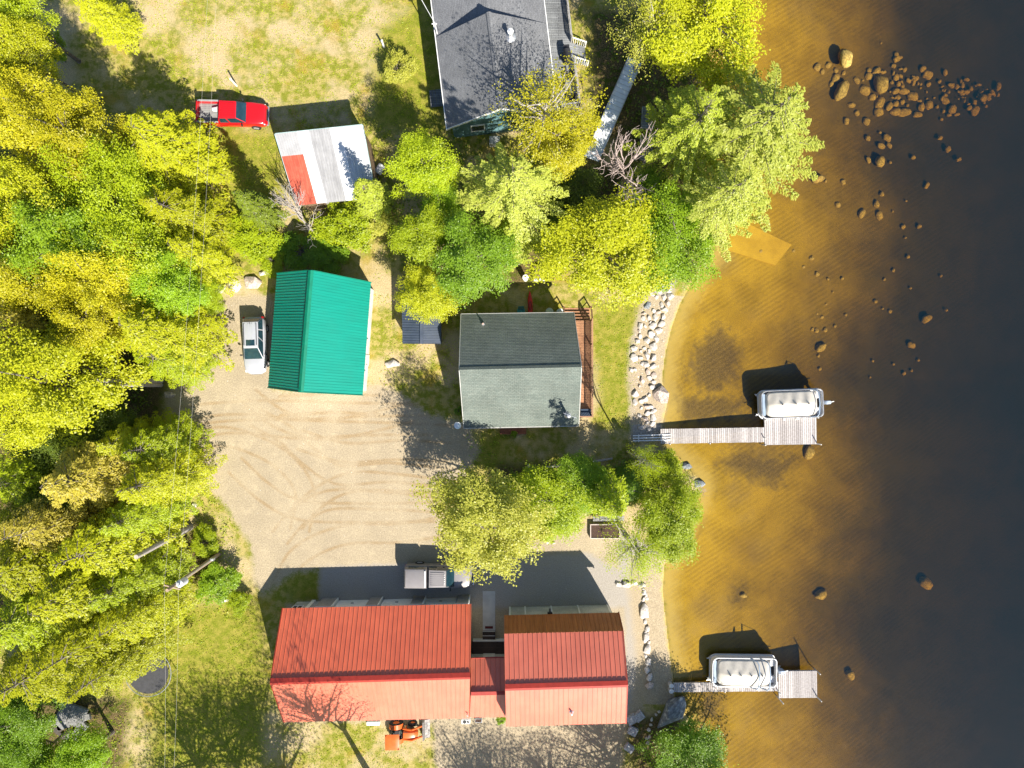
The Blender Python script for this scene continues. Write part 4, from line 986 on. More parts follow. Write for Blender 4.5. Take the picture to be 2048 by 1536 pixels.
# trees just south of the picture whose shadows fall into it
for (gx, gy, h) in ((545,1650,12), (650,1690,13), (745,1558,16), (470,1660,11), (1040,1720,10), (1110,1750,11), (1190,1720,10), (1420,1560,8.5), (600,1590,9), (1350,1610,9), (1290,1640,10)):
    z = h*.66; px = 1024+(gx-1024)/(1-z/H); py = 768+(gy-768)/(1-z/H)
    tree('thin', px, py, 95, h, 'lime', 'thin birch below the bottom edge of the picture, seen by its shadow', group='birches south of the picture')
# bare trees
def bare_tree(px, py, label, seed, Ht, lean, m=None, spread=1.0, r0=.11, rz=0, name='dead_tree'):
    o = thing(name, label, 'tree', (*g(px, py), 0), rz)
    link('branches', bare(seed, Ht, spread, m, lean, 5, r0), o); return o
bare_tree(1235, 392, 'bare pinkish grey tree below the end of the stored gangway', 5, 11, (.05, .30), spread=.95, r0=.20)
bare_tree(632, 468, 'bare grey tree whose branches cross the red roof sheet', 9, 7.5, (-.35, .45), bark_pale, .8, .12)
bare_tree(1085, 500, 'small bare tree in the gap beside the bright yellow maple', 14, 3.4, (.0, .2), bark_pale, .8, .06)
bare_tree(1385, 985, 'grey leafless bush at the water edge below the upper dock', 21, 2.6, (.35, .1), dead_bark, 1.1, .04, name='bare_bush')
bare_tree(250, 1005, 'grey dead branches poking through the golden tan evergreen', 23, 12, (-.25, -.05), bark_pale, .6, .13)
bare_tree(20, 870, 'bare tree at the picture edge in the dark gap of the wood', 25, 9, (-.3, 0), bark_pale, .7, .12)
# bare lower trunks that stand at the edge of the wood
for (a, b, h, r0, lab) in (((381,1054),(272,1114),8.6,.22,'long bare grey trunk slanting out over the brown bank'), ((384,962),(332,978),5,.18,'short bare trunk beside the drive, upper of three'), ((322,762),(196,762),9,.2,'paler of two bare trunks at the corner of the yard'), ((322,770),(204,772),8.6,.16,'thinner of two bare trunks at the corner of the yard'), ((383,1016),(350,1030),3.5,.15,'stub of bare trunk next to a white stone')):
    p, q_ = W(*a, 0), W(*b, h); t = thing('bare_tree', lab, 'tree trunk', p, 0, 'bare trunks at the wood edge')
    o = MB(p); o.tube([p-Vector((0,0,.2)), p.lerp(q_, .5)+Vector((.06,.05,0)), q_], [r0*1.2, r0, r0*.75], 10); o.build('trunk', bark_pale, t, smooth=True)
p, q_ = W(1279,918), W(1283,921,3.2); o = MB(p); o.tube([p-Vector((0,0,.2)), q_], [.26,.2], 12); tag(o.build('tree_stump', bark), 'tall cut stump at the landward end of the upper dock', 'stump')
o = MB(W(1160,928)); o.tube([W(1085,935,.15), W(1130,930,.3), W(1165,927,.25), W(1195,922,.3), W(1225,917,.2)], [.09,.12,.13,.11,.08], 8); tag(o.build('fallen_log', bark_pale, smooth=True), 'pale fallen log lying south of the cottage lawn', 'log')
# undergrowth: low leafy cover under the trees, nobody could count it
def cover(name, polys, dens, leaf, zmax, ll, seed, kind='stuff'):
    r = np.random.default_rng(seed); C = []
    for poly in polys:
        P = np.array([g(*p) for p in poly]); a, b = P.min(0), P.max(0); n = int((b-a).prod()*dens)
        xy = r.uniform(a, b, (n, 2)); s = sdist(xy[:, 0], xy[:, 1], poly)
        nz = np.array([mnoise.noise((x*.55, y*.55, seed)) for x, y in xy])
        w = (s > -.2+r.uniform(0, .9, n)) & (nz > -.12+r.uniform(-.25, .25, n)); xy, nz = xy[w], nz[w]
        C.append(np.column_stack([xy, .04+r.uniform(0, 1, len(xy))**1.5*zmax*np.clip(.5+nz, .2, 1.2)]))
    C = np.concatenate(C); k = len(C)
    me = leaves(name, C, np.array([0,0,1])+r.normal(0, .5, (k, 3)), r.normal(0, 1, (k, 3)), ll*r.uniform(.6, 1.3, k), ll*.6*r.uniform(.7, 1.2, k))
    o = bpy.data.objects.new(name, me); COL.objects.link(o); o.material_slots[0].link = 'OBJECT'; o.material_slots[0].material = LEAF[leaf]; structure(o, kind); return o
cover('undergrowth', [[(-60,280),(330,300),(420,330),(450,560),(330,720),(300,830),(330,900),(330,1250),(-60,1300)], [(1130,330),(1290,340),(1290,420),(1250,560),(1180,560),(1110,520)], [(1000,920),(1250,910),(1290,960),(1300,1020),(1010,1000)], [(1190,30),(1400,30),(1400,520),(1300,520),(1270,330)], [(560,480),(700,500),(690,545),(560,545)], [(780,250),(1000,270),(1000,450),(900,560),(800,560)]], 14, 'spruce', .7, .26, 3)
cover('weeds', [[(410,330),(560,400),(760,440),(740,500),(540,520),(430,600),(400,520)], [(330,1080),(480,1090),(500,1230),(320,1260)], [(60,1420),(260,1420),(240,1540),(40,1540)], [(1290,1470),(1400,1440),(1420,1560),(1280,1560)], [(380,960),(470,1020),(480,1110),(400,1080)], [(280,300),(420,320),(420,480),(330,520)]], 16, 'lime', .45, .17, 5)
cover('wildflower_leaves', [[(1280,880),(1340,890),(1400,960),(1370,1010),(1270,960)], [(640,400),(780,400),(790,520),(640,500)], [(930,860),(1010,865),(1000,930),(940,930)]], 22, 'green', .35, .14, 8)
cover('grass', [[(250,-20),(860,-20),(880,280),(760,330),(560,262),(400,262),(330,210)], [(400,262),(560,262),(600,410),(470,450),(400,380)], [(1185,590),(1290,590),(1262,850),(1190,860)], [(740,540),(920,560),(920,780),(760,780)], [(220,1200),(520,1200),(550,1440),(860,1450),(850,1560),(200,1560)], [(390,940),(470,1030),(500,1160),(430,1120)]], 30, 'lime', .06, .11, 11)
# ------------------------------------------------------------------ vehicles (front along local +x)
tyre_m = M('tyre_rubber', (.02,.02,.02), rough=.9); rim_m = M('alloy_rim', (.55,.55,.56), rough=.35, metal=.6)
chrome = M('chrome', (.7,.7,.72), rough=.2, metal=.8); lamp_w = M('headlamp', (.75,.76,.78), rough=.1); lamp_r = M('tail_lamp', (.35,.01,.01), rough=.2)
carglass = M('car_glass', (.010,.030,.042), (.016,.045,.06), rough=.06, spec=.7, ns=3)
red_paint = M('red_paint', (.52,.006,.010), (.46,.005,.009), rough=.28, coat=.6, spec=.5, ns=.7)
silver_paint = M('silver_paint', (.42,.43,.46), (.38,.39,.42), rough=.32, metal=.15, coat=.5, ns=.7)
grey_paint = M('warm_grey_paint', (.25,.235,.235), (.22,.205,.205), rough=.34, metal=.15, coat=.4, ns=.7)
def body(st, n=6):
    """st: rows of (x, half width, bottom z, top z, crown); returns rings"""
    rings = []
    for x, w, zb, zt, cr in st:
        h = zt-zb
        half = [(w*.80, zb), (w*.97, zb+.12*h), (w, zb+.45*h), (w*.985, zb+.78*h), (w*.93, zt-.05*h), (w*.80, zt+cr*.45), (w*.40, zt+cr*.9)]
        rings.append([(x, y, z) for y, z in half]+[(x, 0, zt+cr)]+[(x, -y, z) for y, z in reversed(half)])
    return rings
def wheel(root, x, y, r, w):
    mb = MB(); s = 1 if y > 0 else -1
    pr = [(r*.62,-w/2),(r*.93,-w/2),(r,-w*.36),(r,w*.36),(r*.93,w/2),(r*.62,w/2)]
    rows = [[(x+a*math.cos(t), y+b, r+a*math.sin(t)) for a, b in pr+[pr[0]]] for t in np.linspace(0, 2*math.pi, 25)]
    mb.grid(rows); wh = mb.build('wheel', tyre_m, root, smooth=True)
    mb = MB(); yy = y+s*w*.42
    mb.tube([(x, y, r), (x, yy, r)], [r*.64, r*.60], 20)
    for k in range(6):
        t = k*math.pi/3; mb.bar((x, yy+s*.015, r), (x+r*.55*math.cos(t), yy+s*.01, r+r*.55*math.sin(t)), .06, .03)
    mb.build('rim', rim_m, wh)
def facet(root, name, m, a, b, c_, d_, ins=.07, off=.012, shrink=None):
    """pane lying on the quad a-b-c-d, inset and standing a little proud"""
    P = [Vector(p) for p in (a, b, c_, d_)]; ctr = sum(P, Vector())/4
    n = (P[1]-P[0]).cross(P[3]-P[0]).normalized()
    if n.dot(ctr-Vector((ctr.x*.6, 0, ctr.z-.6))) < 0: n = -n
    Q = [p+(P[i-1]-p).normalized()*ins+(P[(i+1) % 4]-p).normalized()*ins+n*off for i, p in enumerate(P)]
    mb = MB(); mb.quad(*Q); mb.quad(*[p-n*.02 for p in Q])
    for i in range(4): j = (i+1) % 4; mb.quad(Q[i], Q[j], Q[j]-n*.02, Q[i]-n*.02)
    return mb.build(name, m, root)
def cabin(root, paint, xb0, xt0, xt1, xb1, wb, wt, zb, zt, name='cab', split=(.5,), ribs=0, rear_glass=True):
    """tapering passenger cell: base from xb0 (rear) to xb1 (front), roof from xt0 to xt1"""
    mb = MB(); nx = 7; rows = []
    mb.loft([[(xb0,-wb,zb),(xb1,-wb*.94,zb),(xb1,wb*.94,zb),(xb0,wb,zb)], [(xt0,-wt,zt-.05),(xt1,-wt*.95,zt-.05),(xt1,wt*.95,zt-.05),(xt0,wt,zt-.05)]], cap=False)
    for i in range(9):
        t = i/8; rows.append([(xt0+(xt1-xt0)*t, -wt*(1-.05*t)+2*wt*(1-.05*t)*j/8, zt-.05+.06*(1-(2*j/8-1)**4)*(1-(2*t-1)**4)) for j in range(9)])
    mb.grid(rows)
    cb = mb.build(name, paint, root, smooth=True, bevel=.075, seg=3, angle=30)
    for k in range(ribs):
        y = -wt*.72+1.44*wt*k/(ribs-1); mb = MB(); mb.bar((xt0+.12, y, zt+.006), (xt1-.14, y*.96, zt+.01), .05, .03); mb.build('roof_rib', paint, cb)
    r = lambda x, y, z: Vector((x, y, z))
    f = .93
    facet(root, 'windshield', carglass, r(xb1,-wb*.94,zb+.04), r(xb1,wb*.94,zb+.04), r(xt1,wt*.95,zt-.05), r(xt1,-wt*.95,zt-.05), .05)
    if rear_glass: facet(root, 'rear_window', carglass, r(xb0,-wb,zb+.1), r(xb0,wb,zb+.1), r(xt0,wt,zt-.05), r(xt0,-wt,zt-.05), .09)
    cuts = [0]+list(split)+[1]
    for s in (-1, 1):
        for a, b in zip(cuts[:-1], cuts[1:]):
            B = lambda t: r(xb0+(xb1-xb0)*t, s*wb*(1-.06*t), zb+.05); T = lambda t: r(xt0+(xt1-xt0)*t, s*wt*(1-.05*t), zt-.06)
            facet(root, 'side_window', carglass, B(a), B(b), T(b), T(a), .055)
    return cb
def mirrors(root, x, y, z, paint):
    for s in (-1, 1):
        mb = MB(); mb.bar((x, s*y, z-.03), (x-.02, s*(y+.1), z), .07, .05); mb.box(x-.07, x+.05, min(s*(y+.08), s*(y+.24)), max(s*(y+.08), s*(y+.24)), z-.05, z+.1); mb.build('mirror', paint, root, bevel=.025)
def lamps(root, xf, xr, yf, yr, zf, zr):
    for s in (-1, 1):
        mb = MB(); mb.box(xf-.16, xf+.03, s*yf-.17, s*yf+.17, zf-.07, zf+.08); mb.build('headlight', lamp_w, root, bevel=.03)
        mb = MB(); mb.box(xr-.03, xr+.09, s*yr-.07, s*yr+.07, zr-.18, zr+.16); mb.build('taillight', lamp_r, root, bevel=.02)
def bed(root, paint, x0, x1, w, z0, z1, liner, ribs=9):
    mb = MB()
    for s in (-1, 1):
        ring = [(s*w*.985, .38), (s*w, z0), (s*w, z1-.08), (s*(w-.02), z1), (s*(w-.12), z1), (s*(w-.14), z1-.03), (s*(w-.14), z0)]
        mb.loft([[(x, y, z) for y, z in ring] for x in (x0+.04, x1)])
    mb.box(x0, x0+.09, -w*.96, w*.96, .42, z1-.01); mb.box(x1-.06, x1, -w+.02, w-.02, z0, z1-.01)
    b = mb.build('bed', paint, root, bevel=.015)
    mb = MB(); mb.box(x0+.09, x1-.06, -w+.15, w-.15, z0-.04, z0)
    for k in range(ribs): y = -w+.28+(2*w-.56)*k/(ribs-1); mb.box(x0+.12, x1-.1, y-.035, y+.035, z0, z0+.02)
    mb.build('bed_liner', liner, b)
    mb = MB()
    for s in (-1, 1): mb.box(x0+.1, x1-.02, min(s*(w-.15), s*(w-.01)), max(s*(w-.15), s*(w-.01)), z1, z1+.025)
    mb.build('rail_cap', M('bed_rail_cap', (.30,.30,.30), rough=.6), b)
# red pickup
def pickup(name, label, px, py, rz, paint, L=5.75, w=.97, cap=False):
    o = thing(name, label, 'pickup truck', (*g(px, py, 1.0), 0), rz)
    xb = -.92; h = L/2
    st = [(xb,w,.36,1.12,.0),(xb+.5,w,.36,1.12,.0),(.9,w,.36,1.12,.0),(1.15,w*.995,.36,1.12,.02),(1.6,w*.985,.36,1.13,.05),(2.15,w*.965,.36,1.08,.06),(h-.28,w*.92,.38,1.0,.06),(h-.10,w*.84,.42,.90,.03),(h,w*.70,.48,.72,.0)]
    mb = MB(); mb.loft(body(st)); mb.build('body', paint, o, smooth=True, angle=40)
    mb = MB()
    for s in (-1, 1): mb.bar((1.15, s*.60, 1.175), (h-.35, s*.42, 1.05), .05, .02)
    mb.bar((1.22,-.72,1.16),(1.22,.72,1.16),.03,.012); mb.build('hood_crease', paint, o)
    bed(o, paint, -h+.03, xb-.01, w*.985, .78, 1.26, M('grey_bed_liner', (.20,.20,.20), (.26,.26,.25), rough=.9))
    cabin(o, paint, xb+.04, xb+.18, .62, 1.30, w*.93, w*.74, 1.08, 1.80, split=(.40,), ribs=7)
    mirrors(o, .98, w*.93, 1.16, black); lamps(o, h-.16, -h+.03, w*.70, w*.88, .82, .95)
    mb = MB(); mb.box(h-.14, h+.07, -w*.84, w*.84, .42, .60); mb.build('bumper', chrome, o, bevel=.05)
    mb = MB(); mb.box(h-.10, h+.02, -.48, .48, .62, .84); mb.build('grille', black, o, bevel=.02)
    mb = MB(); mb.box(-h-.08, -h+.05, -w*.9, w*.9, .42, .58); mb.build('bumper', chrome, o, bevel=.03)
    for x in (-h+1.12, h-1.02):
        for y in (-w+.10, w-.10): wheel(o, x, y, .39, .27)
    if cap:
        x0, x1 = -h+.05, xb-.03
        mb = MB(); ring = lambda x, k: [(x,-w*.93,1.28),(x,-w*.80,1.78*k),(x,-w*.60,1.86*k),(x,0,1.89*k),(x,w*.60,1.86*k),(x,w*.80,1.78*k),(x,w*.93,1.28)]
        mb.loft([ring(x0, .985), ring(x0+.12, 1), ring(x1, 1)]); cp = mb.build('bed_cap', paint, o, smooth=True, angle=30, bevel=.015)
        for s in (-1, 1): facet(cp, 'side_window', carglass, (x0+.25,s*w*.93,1.32), (x1-.2,s*w*.93,1.32), (x1-.2,s*w*.80,1.76), (x0+.25,s*w*.80,1.76), .04)
        for x in (x1-.10, x0+.06): mb = MB(); mb.bar((x,-.66,1.90),(x,.66,1.90), .09, .02); mb.build('roof_bar', white_p if x > x0+.5 else black, cp)
        for k in range(5): mb = MB(); mb.bar((.50,-.36+.18*k,1.83),(.56,-.36+.18*k,1.82),.05,.02); mb.build('roof_marker', white_p, o)
    return o
rp = pickup('pickup_truck', 'red pickup truck with an open ribbed bed parked on the lawn', 463, 226, R(-1.5), red_paint)
p = W(432, 220, .8); bk = thing('bucket', 'white bucket lying in the bed of the red pickup', 'bucket', p); mb = MB(); mb.tube([(-.18,0,.15),(.2,0,.17)], [.16,.20], 14); mb.build('pail', white_p, bk, smooth=True); mb = MB(); mb.tube([(.2,.2*math.cos(t)*1.02,.17+.2*math.sin(t)*1.02) for t in np.linspace(0,2*math.pi,13)], .012, 5); mb.build('rim', white_p, bk)
gp = pickup('pickup_truck', 'grey pickup truck with a bed cap parked in front of the red roofed house', 878, 1153, R(-.6), grey_paint, 5.6, .96, cap=True)
p = W(930, 1166, 1.13)
# silver estate car, nose towards the camera's lower edge
o = thing('silver_car', 'silver estate car with a sunroof parked beside the green garage', 'car', (*g(508, 691, .9), 0), R(-88.2))
L = 4.75; h = L/2; w = .94
st = [(-h,w*.58,.50,.80,.0),(-h+.07,w*.78,.42,.98,.0),(-h+.3,w*.94,.34,1.02,.0),(-1.2,w,.32,1.0,.0),(.5,w,.32,.99,.0),(.95,w*.99,.32,.98,.03),(1.5,w*.97,.32,.95,.05),(h-.38,w*.90,.34,.86,.06),(h-.14,w*.74,.38,.74,.04),(h,w*.46,.44,.62,.0)]
mb = MB(); mb.loft(body(st)); mb.build('body', silver_paint, o, smooth=True, angle=45)
cabin(o, silver_paint, -h+.14, -h+.50, .22, 1.15, w*.90, w*.66, .96, 1.68, split=(.30,.58), ribs=4)
for s in (-1, 1):
    mb = MB(); mb.bar((-h+.62,s*.52,1.70),(.02,s*.51,1.70),.035,.05); mb.build('roof_rail', black, o)
mb = MB(); mb.box(-.42,.06,-.36,.36,1.688,1.706); mb.build('sunroof', carglass, o, bevel=.01)
mb = MB(); mb.bar((-h+.68,0,1.69),(-h+.52,0,1.78),.03,.03); mb.build('antenna', black, o)
mb = MB()
for s in (-1, 1): mb.bar((1.05, s*.58, 1.0), (h-.35, s*.50, .90), .03, .02)
mb.build('hood_crease', silver_paint, o)
mirrors(o, .78, w*.93, 1.02, black); lamps(o, h-.22, -h+.02, w*.72, w*.82, .68, .85)
for x in (-h+.95, h-.92):
    for y in (-w+.09, w-.09): wheel(o, x, y, .34, .22)
mb = MB(); mb.box(h-.06, h+.015, -.4, .4, .44, .58); mb.build('grille', black, o, bevel=.02)
# orange tractor with loader, facing the lake
orange = M('orange_paint', (.62,.13,.025), (.54,.11,.02), rough=.35, coat=.3)
o = thing('compact_tractor', 'orange tractor with canopy and front loader parked behind the red roofed house', 'tractor', (*g(808, 1462, .5), 0), R(1))
mb = MB(); ring = lambda x, w, z: [(x,-w,.75),(x,-w,z-.12),(x,-w*.7,z),(x,0,z+.03),(x,w*.7,z),(x,w,z-.12),(x,w,.75)]
mb.loft([ring(.05,.30,1.28),ring(.4,.31,1.30),ring(.9,.28,1.20),ring(1.15,.24,1.10),ring(1.22,.18,1.0)]); mb.build('hood', orange, o, smooth=True, angle=40)
mb = MB(); mb.box(-.95,1.1,-.22,.22,.42,.78); mb.box(-.9,-.1,-.42,.42,.60,.68); mb.build('chassis', M('dark_green_black', (.03,.045,.035), rough=.7), o, bevel=.02)
for x, r, ww, yy in ((-.62,.56,.32,.62),(.72,.36,.22,.55)):
    for s in (-1, 1):
        mb = MB(); pr = [(r*.55,-ww/2),(r*.95,-ww/2),(r,0),(r*.95,ww/2),(r*.55,ww/2),(r*.55,-ww/2)]
        mb.grid([[(x+a*math.cos(t), s*yy+b, r+a*math.sin(t)) for a, b in pr] for t in np.linspace(0,2*math.pi,29)])
        for k in range(18): t = k*math.pi/9; mb.bar((x+r*1.0*math.cos(t), s*yy-ww*.42, r+r*1.0*math.sin(t)), (x+r*1.0*math.cos(t+.16), s*yy+ww*.42, r+r*1.0*math.sin(t+.16)), .05, .06)
        wh = mb.build('wheel', tyre_m, o)
        mb = MB(); mb.tube([(x,s*(yy-.05),r),(x,s*(yy+ww*.35),r)],[r*.56,r*.5],18); mb.build('rim', orange, wh)
for s in (-1, 1):
    mb = MB(); mb.grid([[(-.62+.66*math.cos(t), s*y, .56+.66*math.sin(t)) for y in (.42,.80)] for t in np.linspace(.35,2.5,9)]); mb.build('fender', orange, o)
    mb = MB(); mb.bar((-.92,s*.5,.6),(-.92,s*.5,2.28),.06,.06); mb.build('canopy_post', black, o)
    mb = MB(); mb.bar((.0,s*.42,1.0),(.75,s*.42,1.22),.09,.16); mb.bar((.75,s*.42,1.22),(1.55,s*.42,.55),.09,.16); mb.bar((.2,s*.42,.5),(.2,s*.42,1.1),.10,.14); mb.build('loader_arm', orange, o)
mb = MB(); mb.box(-.72,-.28,-.24,.24,.78,.90); mb.box(-.78,-.68,-.24,.24,.86,1.25); mb.build('seat', black, o, bevel=.05)
mb = MB(); mb.tube([(-.02,0,1.15),(-.14,0,1.3)],.02,6); c0 = Vector((-.14,0,1.3)); mb.tube([c0+Vector((.09*math.sin(t),.18*math.cos(t),.15*math.sin(t))) for t in np.linspace(0,2*math.pi,17)],.014,5); mb.build('steering_wheel', black, o)
mb = MB(); rows = [[(-1.25+1.15*i/6, -.62+1.24*j/6, 2.30+.07*(1-(2*i/6-1)**4)*(1-(2*j/6-1)**4)) for j in range(7)] for i in range(7)]; mb.grid(rows); mb.box(-1.25,-.10,-.62,.62,2.24,2.30); mb.build('canopy', orange, o, smooth=True, angle=40, bevel=.03)
mb = MB(); mb.loft([[(x,y,z) for x,z in ((1.50,.15),(1.56,.70),(1.66,.72),(1.72,.30),(2.12,.10),(2.12,.06),(1.62,.08))] for y in (-.76,.76)]); bu = mb.build('bucket', M('worn_steel', (.30,.285,.27), (.18,.16,.15), rough=.6, metal=.3, ns=6), o)
# ------------------------------------------------------------------ docks and boats
def Mplank(name, a, b):
    m, nt, out = nodes(name); co = N(nt, 'ShaderNodeTexCoord').outputs['Object']
    c = mixc(nt, N(nt, 'ShaderNodeNewGeometry').outputs['Random Per Island'], a, b)
    f = ramp(nt, noise(nt, co, 7, 5), .3, .7, .82, 1.15); c = mixc(nt, 1.0, c, N(nt, 'ShaderNodeCombineXYZ', {0: f, 1: f, 2: f}).outputs[0], 'MULTIPLY')
    p = N(nt, 'ShaderNodeBsdfPrincipled', {'Base Color': c, 'Roughness': .85, 'Specular IOR Level': .2}); nt.links.new(p.outputs[0], out.inputs[0]); return m
dockwood = Mplank('dock_planks', (.30,.275,.265), (.46,.43,.415))
post_m = M('white_post', (.70,.68,.64), rough=.7)
def deck_planks(mb, x0, x1, y0, y1, z, pw=.17):
    n = round((x1-x0)/pw); d = (x1-x0)/n
    for i in range(n):
        mb.box(x0+d*i+.013, x0+d*(i+1)-.013, y0+random.uniform(-.012,.012), y1+random.uniform(-.012,.012), z-.035, z+random.uniform(-.004,.004))
def dock(label, wx0, wx1, wy0, wy1, px0, px1, py0, py1, z, posts, rz):
    o_ = W(wx0, (wy0+wy1)/2, z); o_.z = 0
    o = thing('dock', label, 'dock', o_, rz, 'wooden docks reaching into the lake')
    k = S*(H-z)/H; X_ = lambda p: (p-1024)*k-o_.x; Y_ = lambda p: (768-p)*k-o_.y
    mb = MB(); deck_planks(mb, X_(wx0), X_(wx1)-.01, Y_(wy1), Y_(wy0), z); mb.build('walkway', dockwood, o)
    mb = MB(); deck_planks(mb, X_(px0), X_(px1), Y_(py1), Y_(py0), z+.03); mb.build('platform', dockwood, o)
    mb = MB()
    for y in (Y_(wy1)+.04, Y_(wy0)-.04): mb.box(X_(wx0), X_(wx1), y-.03, y+.03, z-.19, z-.036)
    for y in (Y_(py1)+.02, Y_(py0)-.02): mb.box(X_(px0), X_(px1), y-.03, y+.03, z-.17, z-.006)
    for x in (X_(px0)+.03, X_(px1)-.03): mb.box(x-.03, x+.03, Y_(py1)+.06, Y_(py0)-.06, z-.17, z-.006)
    mb.build('frame', galv, o)
    for (x, y, top) in posts:
        xx, yy = X_(x), Y_(y); wx, wy = xx+o_.x, yy+o_.y
        mb = MB(); mb.tube([(xx, yy, bed_at(wx/S+1024, 768-wy/S)-.2), (xx, yy, z+top)], .045, 10); mb.tube([(xx, yy, z+top), (xx, yy, z+top+.05)], [.055,.03], 10); mb.build('post', post_m, o, smooth=True)
    return o
dock('grey plank dock with a square platform below the upper pontoon boat', 1321, 1529, 858, 887.5, 1529, 1633, 840, 893, .40, [(1530,893.5,.1),(1634,892.5,.75),(1634,840,.35),(1529,842,.5),(1528,879,.35),(1420,888.5,.02),(1340,888.5,.02)], R(.9))
dock('grey plank dock running under the lower pontoon boat to a square platform', 1347, 1557, 1366, 1384.5, 1557, 1634, 1344.5, 1398, .40, [(1556,1384,.55),(1557,1398.5,1.0),(1634.5,1397.5,.75),(1634.5,1345.5,.6),(1557,1345,.5),(1450,1385.5,.02)], R(.6))
mb = MB(W(1298, 878))
for i in range(3): a, b = W(1266, 871.5+5*i, .25), W(1341, 869+5.5*i, .47); mb.bar(a, b, .10, .05)
for t in (.15, .85):
    a, b = W(1266+75*t, 869, .2+.2*t), W(1266+75*t, 884, .2+.2*t); mb.bar(a, b, .08, .06)
tag(mb.build('boarding_ramp', M('white_aluminium', (.75,.75,.74), rough=.4)), 'narrow white slatted ramp from the stony bank onto the upper dock', 'ramp')
for py, wh in ((1371,'upper'), (1381.5,'lower')):
    p = W(1342, py, .3); p.z = -.2; t = thing('mooring_pile', '%s of two round pale piles at the shore end of the lower dock' % wh, 'pile', p, 0, 'round piles at the lower dock')
    mb = MB(); mb.tube([(0,0,0),(0,0,.62)], .19, 16); mb.build('shaft', M('pale_concrete', (.50,.48,.45), (.40,.38,.36), rough=.9, ns=6), t, smooth=True); mb = MB(); mb.tube([(0,0,.621),(0,0,.66)], [.20,.15], 16); mb.build('cap', post_m, t, smooth=True)
hull_m = M('white_hull', (.72,.72,.71), (.66,.66,.66), rough=.4); alu = M('aluminium', (.62,.63,.65), rough=.35, metal=.7)
cover_m = M('beige_boat_cover', (.56,.52,.45), (.50,.46,.40), rough=.8, ns=2, bump=.25, bs=9); blue_m = M('blue_grey_panel', (.28,.36,.45), (.24,.31,.40), rough=.5)
def boat(label, px, py, L, Wd, rz, poles, bimini):
    """pontoon boat, bow along local -x"""
    p = W(px, py, .7); p.z = WATER_Z
    o = thing('pontoon_boat', label, 'boat', p, rz, 'covered pontoon boats at the docks')
    h, w = L/2, Wd/2
    for s in (-1, 1):
        mb = MB(); mb.tube([(-h-.1,s*w*.66,.28),(-h+.25,s*w*.66,.12),(-h+.7,s*w*.66,.06),(h-.1,s*w*.66,.06),(h+.05,s*w*.66,.10)],[.04,.22,.31,.31,.22],14); mb.build('pontoon', alu, o, smooth=True)
    def outline(k, z, d=0.0):
        pts = []
        hx, hy, rr = h-d, w-d, .52
        for cx, cy, a0, r_ in ((hx-rr*.55, hy-rr*.55, 0, rr*.55), (-hx+rr, hy-rr, 90, rr), (-hx+rr, -hy+rr, 180, rr), (hx-rr*.55, -hy+rr*.55, 270, rr*.55)):
            for i in range(k+1):
                t = R(a0+90*i/k); pts.append((cx+r_*math.cos(t), cy+r_*math.sin(t), z))
        return pts
    mb = MB(); mb.loft([outline(5,.36), outline(5,.47)]); mb.build('deck', hull_m, o)
    mb = MB(); A_, B_ = outline(5,.50,.05), outline(5,1.08,.05); C_, D_ = outline(5,1.08,.12), outline(5,.50,.12); n = len(A_)
    for i in range(n):
        j = (i+1) % n
        for u, v in ((A_,B_),(B_,C_),(C_,D_)): mb.quad(u[i], u[j], v[j], v[i])
    mb.build('side_panel', hull_m, o)
    mb = MB(); T_ = [Vector(q_)+Vector((0,0,.06)) for q_ in outline(5,1.08,.085)]; mb.tube(T_+[T_[0]], .03, 6, cap=False); mb.build('rail', alu, o, smooth=True)
    # cover: cloth stretched over support poles, sagging between them
    nx, ny = 41, 25; rows = []
    x0, x1, wy = -h+.42, h-.55, w-.13
    for i in range(nx):
        u = -1+2*i/(nx-1); row = []
        for j in range(ny):
            v = -1+2*j/(ny-1); a, b = u, v
            sx = a*math.sqrt(max(0, 1-.22*b**6)); sy = b*math.sqrt(max(0, 1-.26*a**8))
            x = (x0+x1)/2+(x1-x0)/2*sx; y = wy*sy
            tent = .46*(1-abs(v)**1.25)*(1-abs(u)**5)
            z = 1.16+tent
            for q_ in poles: z += .20*math.exp(-abs(x-q_)/.22)*math.exp(-abs(y)/.40)
            z -= .05*(1-v*v)*math.cos((x-poles[0])*7.0)*(1-abs(u)**4)*min(1, abs(v)*3)
            if max(abs(u), abs(v)) > .99: z -= .22
            row.append((x, y, z))
        rows.append(row)
    mb = MB(); mb.grid(rows); cv = mb.build('cover', cover_m, o, smooth=True, angle=60)
    for q_ in poles: mb = MB(); mb.tube([(q_,0,1.75),(q_,0,1.845)],[.06,.03],8); mb.build('pole_cap', black, cv)
    mb = MB(); mb.quad((-h+.12,-w*.6,.50),(-h+.12,w*.6,.50),(-h+.40,w*.8,.50),(-h+.40,-w*.8,.50)); 
    mb.box(-h+.20, -h+.44, -w*.74, w*.74, .48, 1.02); mb.build('bow_panel', blue_m, o, bevel=.03)
    mb = MB()
    for s in (-1, 1): mb.box(h-.50, h-.10, s*w*.55-.28, s*w*.55+.28, .475, .78)
    mb.build('stern_seat', hull_m, o, bevel=.05)
    mb = MB(); mb.box(h-.30, h-.12, -.30, .30, .475, .60); mb.build('stern_step', black, o)
    mb = MB(); mb.box(h, h+.12, -.28, .28, .2, .55); mb.build('transom', alu, o)
    mb = MB(); mb.loft([[(x,y,z) for y,z in ((-a_,b_),(a_,b_),(a_*.9,c_),(-a_*.9,c_))] for x,a_,b_,c_ in ((h+.14,.14,.40,.98),(h+.3,.17,.38,1.06),(h+.6,.15,.40,1.0),(h+.72,.09,.46,.86))]); mt = mb.build('outboard_motor', M('pale_blue_cowl', (.36,.42,.50), rough=.3), o, smooth=True, bevel=.04)
